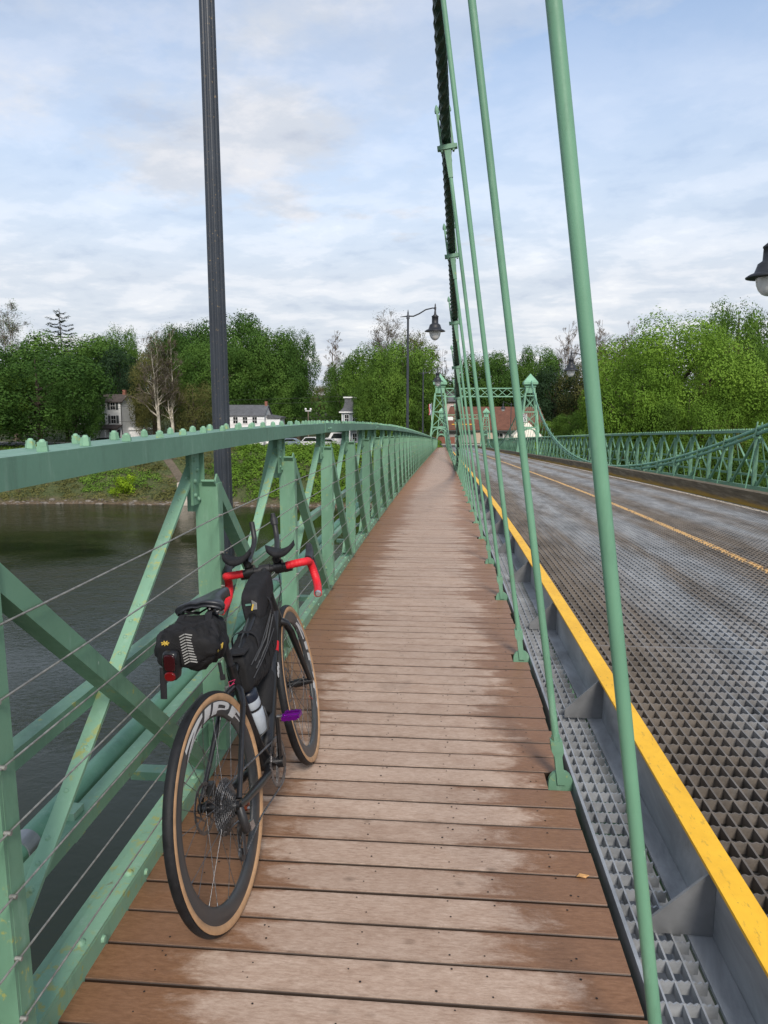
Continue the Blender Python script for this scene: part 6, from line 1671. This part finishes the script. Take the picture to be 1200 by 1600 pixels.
# --- white house with grey roof
Yh = 140.0; x1h = at(413, 660, Yh).x; x0h = at(338, 660, Yh).x; gz = -6.4; zt = at(390, 649, Yh).z; zr = at(400, 634, Yh+3).z; y0_, y1_ = Yh, Yh+6; ym = Yh+3
t = thing('white_house', 'low white two storey house with grey shingle roof right of the lamp pole', 'house', ((x0h+x1h)/2, Yh, gz))
mb = MB(); mb.box(x0h, x1h, y0_, y1_, gz-.8, zt); mb.add([(x1h, y0_, zt), (x1h, y1_, zt), (x1h, ym, zr), (x0h, y0_, zt), (x0h, y1_, zt), (x0h, ym, zr)], [(0, 1, 2), (3, 5, 4)]); mb.build('wall', SIDW, t)
mb = MB(); gable(mb, x0h, x1h, y0_, y1_, 0, zt, zr, oh=.25); rf = mb.build('roof', ROOFG, t); rf['_o'] = t['_o']
mb = MB(); mb.box(x1h-.5, x1h, ym-.3, ym+.3, zr-.3, zr+.9); mb.build('chimney', BRK, rf)
for px in (350, 368, 383, 398): window(t, at(px, 656, Yh).x, y0_, at(px, 656.5, Yh).z, .9, 1.25)
for px in (352, 372, 392): window(t, at(px, 656, Yh).x, y0_, gz+1.3, .9, 1.2)
for yy in (ym-1, ym+1): window(t, x1h, yy, zt-1.0, .6, 1.3, 'x')
mb = MB(); mb.hexa([(x0h+2, y0_-1.6, gz+2.35), (x1h-1, y0_-1.6, gz+2.35), (x1h-1, y0_-.01, gz+2.8), (x0h+2, y0_-.01, gz+2.8), (x0h+2, y0_-1.6, gz+2.5), (x1h-1, y0_-1.6, gz+2.5), (x1h-1, y0_-.01, gz+2.95), (x0h+2, y0_-.01, gz+2.95)]); mb.build('awning', BRK, t)
mb = MB(); xe = at(435, 660, Yh).x; mb.box(x1h+.01, xe, y0_+1.5, y1_-.5, gz-.8, zt-.6); mb.build('rear_wing', SIDW, t)
mb = MB(); mb.hexa([(x1h+.26, y0_+1.2, zt-.6), (xe+.3, y0_+1.2, zt-.6), (xe+.3, y1_-.2, zt-.6), (x1h+.26, y1_-.2, zt-.6), (x1h+.26, y0_+1.2, zt+.1), (xe+.3, y0_+1.2, zt-.4), (xe+.3, y1_-.2, zt-.4), (x1h+.26, y1_-.2, zt+.1)]); mb.build('wing_roof', ROOFG, t)
# --- mansard house
Yh = 137.0; x0m, x1m = at(534, 660, Yh).x, at(562, 660, Yh).x; gz = -6.4; ze = at(548, 643, Yh).z; zr = at(548, 622, Yh).z
t = thing('mansard_house', 'narrow blue-grey house with white trim and grey mansard roof half behind the green tree', 'house', ((x0m+x1m)/2, Yh, gz))
mb = MB(); mb.box(x0m, x1m, Yh, Yh+6, gz-.8, ze); mb.build('wall', SIDB, t)
mb = MB(); vs = []
for (d, zz) in ((-.35, ze), (.25, ze+.7), (.5, ze+1.6), (.55, zr)): vs += [(x0m+d, Yh+d, zz), (x1m-d, Yh+d, zz), (x1m-d, Yh+6-d, zz), (x0m+d, Yh+6-d, zz)]
mb.add(vs, [(i*4+j, i*4+(j+1) % 4, i*4+4+(j+1) % 4, i*4+4+j) for i in range(3) for j in range(4)]+[(12, 13, 14, 15), (3, 2, 1, 0)]); mb.build('roof', ROOFG, t)
mb = MB(); mb.box(x0m-.45, x1m+.45, Yh-.45, Yh+6.4, ze-.25, ze-.002); mb.box(x0m+.3, x1m-.3, Yh+.3, Yh+5.7, zr+.001, zr+.25)
for xx in (x0m, x1m-.15): mb.box(xx, xx+.15, Yh-.05, Yh-.003, gz, ze-.26)
mb.box(x0m+.16, x1m-.16, Yh-.05, Yh-.003, gz+2.8, gz+3.05); mb.build('trim', TRIM, t)
for zz in (ze-1.35, gz+1.5):
    for fx in (.28, .72): window(t, lerp(x0m, x1m, fx), Yh, zz, .75, 1.5)
mb = MB(); mb.box(x0m+.2, x1m-.2, Yh-1.6, Yh-.01, gz+3.06, gz+3.2)
for fx in (.05, .5, .95): mb.box(lerp(x0m+.2, x1m-.2, fx)-.06, lerp(x0m+.2, x1m-.2, fx)+.06, Yh-1.55, Yh-1.45, gz, gz+3.05)
mb.build('porch', TRIM, t)
# --- red roofed long building
Yh = 150.0; x0r, x1r = at(694, 665, Yh).x, at(858, 665, Yh).x; gz = -7.4; ze = at(780, 671, Yh).z; zr = at(780, 637, Yh+6).z
t = thing('red_roofed_building', 'long low building with a big weathered red shingle roof at the end of the road', 'building', ((x0r+x1r)/2, Yh, gz))
mb = MB(); mb.box(x0r+.6, x1r-.6, Yh+.8, Yh+12, gz, ze); mb.build('wall', mottled('stucco_grey', (0.30, 0.29, 0.28), .85, .12, 2), t)
mb = MB(); mb.hexa([(x0r, Yh, ze-.2), (x1r, Yh, ze-.2), (x1r-1.2, Yh+6.5, zr), (x0r+1.2, Yh+6.5, zr), (x0r, Yh, ze), (x1r, Yh, ze), (x1r-1.2, Yh+6.5, zr+.2), (x0r+1.2, Yh+6.5, zr+.2)]); mb.hexa([(x0r+1.2, Yh+6.5, zr), (x1r-1.2, Yh+6.5, zr), (x1r, Yh+13, ze-.2), (x0r, Yh+13, ze-.2), (x0r+1.2, Yh+6.5, zr+.2), (x1r-1.2, Yh+6.5, zr+.2), (x1r, Yh+13, ze), (x0r, Yh+13, ze)]); mb.build('roof', ROOFR, t)
mb = MB(); mb.box(x0r+.1, x1r-.1, Yh-.06, Yh-.002, ze-.42, ze-.18); mb.build('fascia', SHUT, t)
for px, cw in ((748, 1.6), (766, 1.4)): c = at(px, 690, Yh+.8); mb = MB(); mb.box(c.x-cw/2, c.x+cw/2, Yh+.3, Yh+.799, gz, ze-.3); mb.build('pillar', mottled('beige_render', (0.50, 0.40, 0.31), .85, .08, 3), t)
for px in (757, 780, 800, 818, 838): window(t, at(px, 683, Yh+.8).x, Yh+.8, at(px, 683, Yh+.8).z, 1.5, 1.6)
c = at(757, 692, Yh+.78); mb = MB(); mb.box(c.x-.5, c.x+.5, Yh+.72, Yh+.797, gz, gz+2.3); mb.build('door', mottled('door_brown', (0.05, 0.03, 0.025), .5, .1, 5), t)
# --- white canopy with dark awning
Yh = 141.0; c = at(824, 680, Yh); gz = -6.8; zp = at(824, 663, Yh).z+.3; ze = at(824, 681, Yh).z
x0c, x1c = at(800, 680, Yh).x, at(845, 680, Yh).x
t = thing('canopy_tent', 'cream white pyramid canopy tent beyond the far railing under the speed sign', 'canopy', (c.x, Yh, gz)); TENT = mottled('canvas_cream', (0.72, 0.66, 0.56), .8, .05, 2)
mb = MB(); xm = (x0c+x1c)/2; mb.add([(x0c, Yh-2.7, ze), (x1c, Yh-2.7, ze), (x1c, Yh+2.7, ze), (x0c, Yh+2.7, ze), (xm-.4, Yh-.3, zp), (xm+.4, Yh-.3, zp), (xm+.4, Yh+.3, zp), (xm-.4, Yh+.3, zp), (x0c, Yh-2.7, ze-.3), (x1c, Yh-2.7, ze-.3), (x1c, Yh+2.7, ze-.3), (x0c, Yh+2.7, ze-.3)], [(0, 1, 5, 4), (1, 2, 6, 5), (2, 3, 7, 6), (3, 0, 4, 7), (4, 5, 6, 7), (8, 9, 1, 0), (9, 10, 2, 1), (10, 11, 3, 2), (11, 8, 0, 3)]); mb.build('cover', TENT, t)
for xx in (x0c+.1, x1c-.1):
    for yy in (Yh-2.6, Yh+2.6): mb = MB(); mb.cyl((xx, yy, gz-.5), (xx, yy, ze), .05, n=6); mb.build('leg', TRIM, t)
# --- pale building on the slope behind the tower lattice, and small eave
c = at(700, 634, 172); t = thing('hillside_house', 'small pale pink house wall on the slope seen behind the walkway tower', 'house', (c.x, 172, c.z-3))
mb = MB(); mb.box(c.x-3.2, c.x+3.0, 172, 178, c.z-2.5, c.z+.9); mb.build('wall', mottled('pink_render', (0.52, 0.42, 0.38), .85, .08, 2), t)
mb = MB(); mb.hexa([(c.x-3.6, 171.5, c.z+.9), (c.x+3.4, 171.5, c.z+.9), (c.x+3.4, 175, c.z+3.4), (c.x-3.6, 175, c.z+3.4), (c.x-3.6, 171.5, c.z+1.1), (c.x+3.4, 171.5, c.z+1.1), (c.x+3.4, 175, c.z+3.6), (c.x-3.6, 175, c.z+3.6)]); mb.build('roof', ROOFG, t)
window(t, c.x+1, 172, c.z-.6, .8, 1.1)

# ================================================================== CARS, POLES, SMALL THINGS
CARGL = WIN; TYRE = RUB
def car(px, py, Y, col, label, L=4.5, Hc=1.5, face=1, van=False):
    c = at(px, py, Y); x, z = c.x, (-6.45 if Y < 140 else -6.35)+.0
    t = thing('parked_car', label, 'car', (x, Y, z), 'cars parked along the far street')
    P_ = [(-L/2, .30), (-L/2+.02, .78), (-L/2+.9, .92), (-L/2+1.6, Hc-.05), (L/2-1.2, Hc), (L/2-.25, .98), (L/2, .85), (L/2, .30)] if not van else [(-L/2, .3), (-L/2+.02, 1.0), (-L/2+.7, 1.1), (-L/2+1.2, Hc), (L/2-.1, Hc), (L/2, .9), (L/2, .3)]
    mb = MB(); M_ = Matrix.Translation((x, Y, z)) @ Matrix.Diagonal((face, 1, 1, 1)); mb.prism(P_, 1.7, 0, M_); mb.build('body', carpaint('car_paint', col), t)
    mb = MB(); q = [(-L/2+1.15, .95), (-L/2+1.75, Hc-.13), (L/2-1.3, Hc-.10), (L/2-.55, .97)]
    mb.prism(q, 1.72, 0, M_); mb.build('windows', CARGL, t)
    for wx in (-L/2+.85, L/2-.9):
        for wy in (-.78, .78): mb = MB(); mb.cyl((x+wx*face, Y+wy-.11, z+.33), (x+wx*face, Y+wy+.11, z+.33), .33, n=16); mb.cyl((x+wx*face, Y+wy-.12, z+.33), (x+wx*face, Y+wy+.12, z+.33), .19, n=12); mb.build('wheel', TYRE, t)
    mb = MB()
    for yy in (-.6, .6): mb.box(x-face*L/2-.02 if face > 0 else x+L/2-.02, (x-L/2+.02) if face > 0 else x+L/2+.02, Y+yy-.15, Y+yy+.15, z+.62, z+.76)
    mb.build('headlight', TRIM, t)
car(160, 688, 132.6, (0.012, 0.013, 0.016), 'black car parked in front of the porch of the white house')
car(395, 692, 133.0, (0.62, 0.62, 0.62), 'white car parked below the grey-roofed house, just right of the lamp pole')
car(452, 690, 133.2, (0.22, 0.27, 0.33), 'blue-grey car seen between the second and third railing posts')
car(484, 688, 133.6, (0.60, 0.60, 0.60), 'white pickup-like car facing the viewer between two railing posts', L=4.8, Hc=1.75)
car(514, 690, 133.0, (0.45, 0.46, 0.48), 'silver car left of the mansard house', face=-1)
car(528, 682, 143.0, (0.68, 0.68, 0.66), 'white van parked beside the mansard house', L=5.0, Hc=2.1, van=True)
car(590, 688, 134.0, (0.25, 0.03, 0.03), 'dark red car under the fresh green trees')
WOODP = mottled('utility_wood', (0.16, 0.125, 0.095), .9, .25, 3)
def upole(px, Y, toppy, label, xarm=True):
    c = at(px, toppy, Y); z0_ = -6.5; t = thing('utility_pole', label, 'utility pole', (c.x, Y, z0_), 'utility poles along the far street')
    mb = MB(); mb.cyl((c.x, Y, z0_-.5), (c.x, Y, c.z), .15, .11, 8); mb.build('pole', WOODP, t)
    if xarm: mb = MB(); mb.box(c.x-1.1, c.x+1.1, Y-.16, Y-.12, c.z-.9, c.z-.78); mb.build('crossarm', WOODP, t)
    return c
c1 = upole(-60, 136, 620, 'wooden utility pole off the left edge'); c2 = upole(481.5, 140, 641, 'short wooden pole with two white insulators in the gap between the houses', False); c3 = upole(668, 141, 612, 'wooden utility pole beside the walkway tower')
mb = MB(); 
for s in (-.5, .5): mb.lathe([(.10, 0), (.22, .12), (.22, .3), (.08, .42)], Matrix.Translation((c2.x+s, 140, c2.z)), 10)
mb.box(c2.x-.6, c2.x+.6, 139.9, 140.0, c2.z-.2, c2.z-.05)
o = mb.build('twin_lamp_heads', TRIM, None, (c2.x, 140, c2.z)); tag(o, 'pair of small white lamp heads on top of the short wooden pole', 'lamp heads')
WB = mottled('black_cable', (0.03, 0.03, 0.03), .6, .1, 3)
def owire(p0, p1, sag, label):
    mb = MB(); mb.tube([Vector(p0).lerp(Vector(p1), i/16)-Vector((0, 0, sag*4*(i/16)*(1-i/16))) for i in range(17)], .028, 4); o = mb.build('overhead_wire', WB, None, p0); tag(o, label, 'overhead wire', 'wires over the far street')
for dz, lb in ((-.7, 'upper overhead wire crossing above the grey-roofed house'), (-1.6, 'second overhead wire crossing above the grey-roofed house'), (-4.6, 'lowest overhead wire passing right of the grey-roofed house')):
    owire((c1.x, 135.8, c1.z+dz), (c3.x, 140.8, c3.z+dz+.6), .9, lb)
# flag pole with flag by the tower
c = at(674.5, 633, 125); z0_ = -7
t = thing('flagpole', 'thin pole with a drooping red white and blue flag left of the walkway tower', 'flag', (c.x, 125, z0_))
mb = MB(); mb.cyl((c.x, 125, z0_), (c.x, 125, c.z+.4), .05, .03, 6); mb.build('pole', TRIM, t)
for (a, b, col, nm) in ((0.0, .32, (.03, .05, .2), 'blue'), (.32, .66, (.6, .6, .6), 'white'), (.66, 1.0, (.45, .03, .04), 'red')):
    mb = MB(); vs = []
    for i in range(9):
        zz = c.z+.2-i*.24; vs += [(c.x-.05-.42*a-.05*math.sin(i*.9), 125+.08*math.sin(i*1.3+a*5), zz), (c.x-.05-.42*b-.05*math.sin(i*.9), 125+.08*math.sin(i*1.3+b*5), zz)]
    mb.add(vs, [(2*i, 2*i+1, 2*i+3, 2*i+2) for i in range(8)]); b0 = len(mb.v); mb.add([(x, y+.02, z) for x, y, z in vs], [(2*i+2, 2*i+3, 2*i+1, 2*i) for i in range(8)]); mb.build('flag_stripe', Mat('flag_'+nm).set(col, .8).m, t)
# yellow clearance bar hanging over the road at the far towers, white board
a, b = at(706, 663, 120.9), at(742, 663, 120.9)
t = thing('clearance_bar', 'thin bright yellow height bar hung across the road at the far towers', 'height bar', ((a.x+b.x)/2, 120.9, a.z))
mb = MB(); mb.cyl(a, (b.x, 120.9, a.z), .07, n=10); mb.build('bar', YELLOW, t)
for xx in (a.x+.5, b.x-.5): mb = MB(); mb.cyl((xx, 120.9, a.z), (xx, 120.9, prof(122)+4.8), .015, n=4); mb.build('chain', STEEL, t)
a = at(703, 654, 121.8); t = thing('notice_board', 'small white board with dark marks hung on the lattice of the far towers', 'sign', (a.x, 121.8, a.z))
mb = MB(); mb.box(a.x-.52, a.x+.52, 121.76, 121.8, a.z-.28, a.z+.28); mb.build('panel', WHITE, t)
# end-of-road things: gatepost walls, planters
a = at(685, 693, 133.5); t = thing('planter', 'dark green planter at the far end of the walkway', 'planter', (a.x, 133.5, -6.6)); mb = MB(); mb.hexa([(a.x-.5, 133, -6.6), (a.x+.5, 133, -6.6), (a.x+.5, 134, -6.6), (a.x-.5, 134, -6.6), (a.x-.65, 132.9, -5.8), (a.x+.65, 132.9, -5.8), (a.x+.65, 134.1, -5.8), (a.x-.65, 134.1, -5.8)]); mb.build('tub', mottled('tub_green', (.02, .05, .035), .6), t)
lm = MB(); rn = random.Random(6)
for _ in range(160): d = Vector((rn.gauss(0, 1), rn.gauss(0, 1), abs(rn.gauss(0, 1)))).normalized(); leafquad(lm, Vector((a.x, 133.5, -5.8))+d*.6, d, .25, rn)
lm.build('leaves', LF['mid'], t)
a = at(695, 700, 146); o = (lambda mb: (mb.box(a.x-5, a.x+2, 146, 146.5, -7, -5.2), mb.build('brick_wall', BRK, None, (a.x, 146, -7)))[1])(MB()); tag(o, 'low reddish brick wall closing the view at the end of the walkway', 'wall')
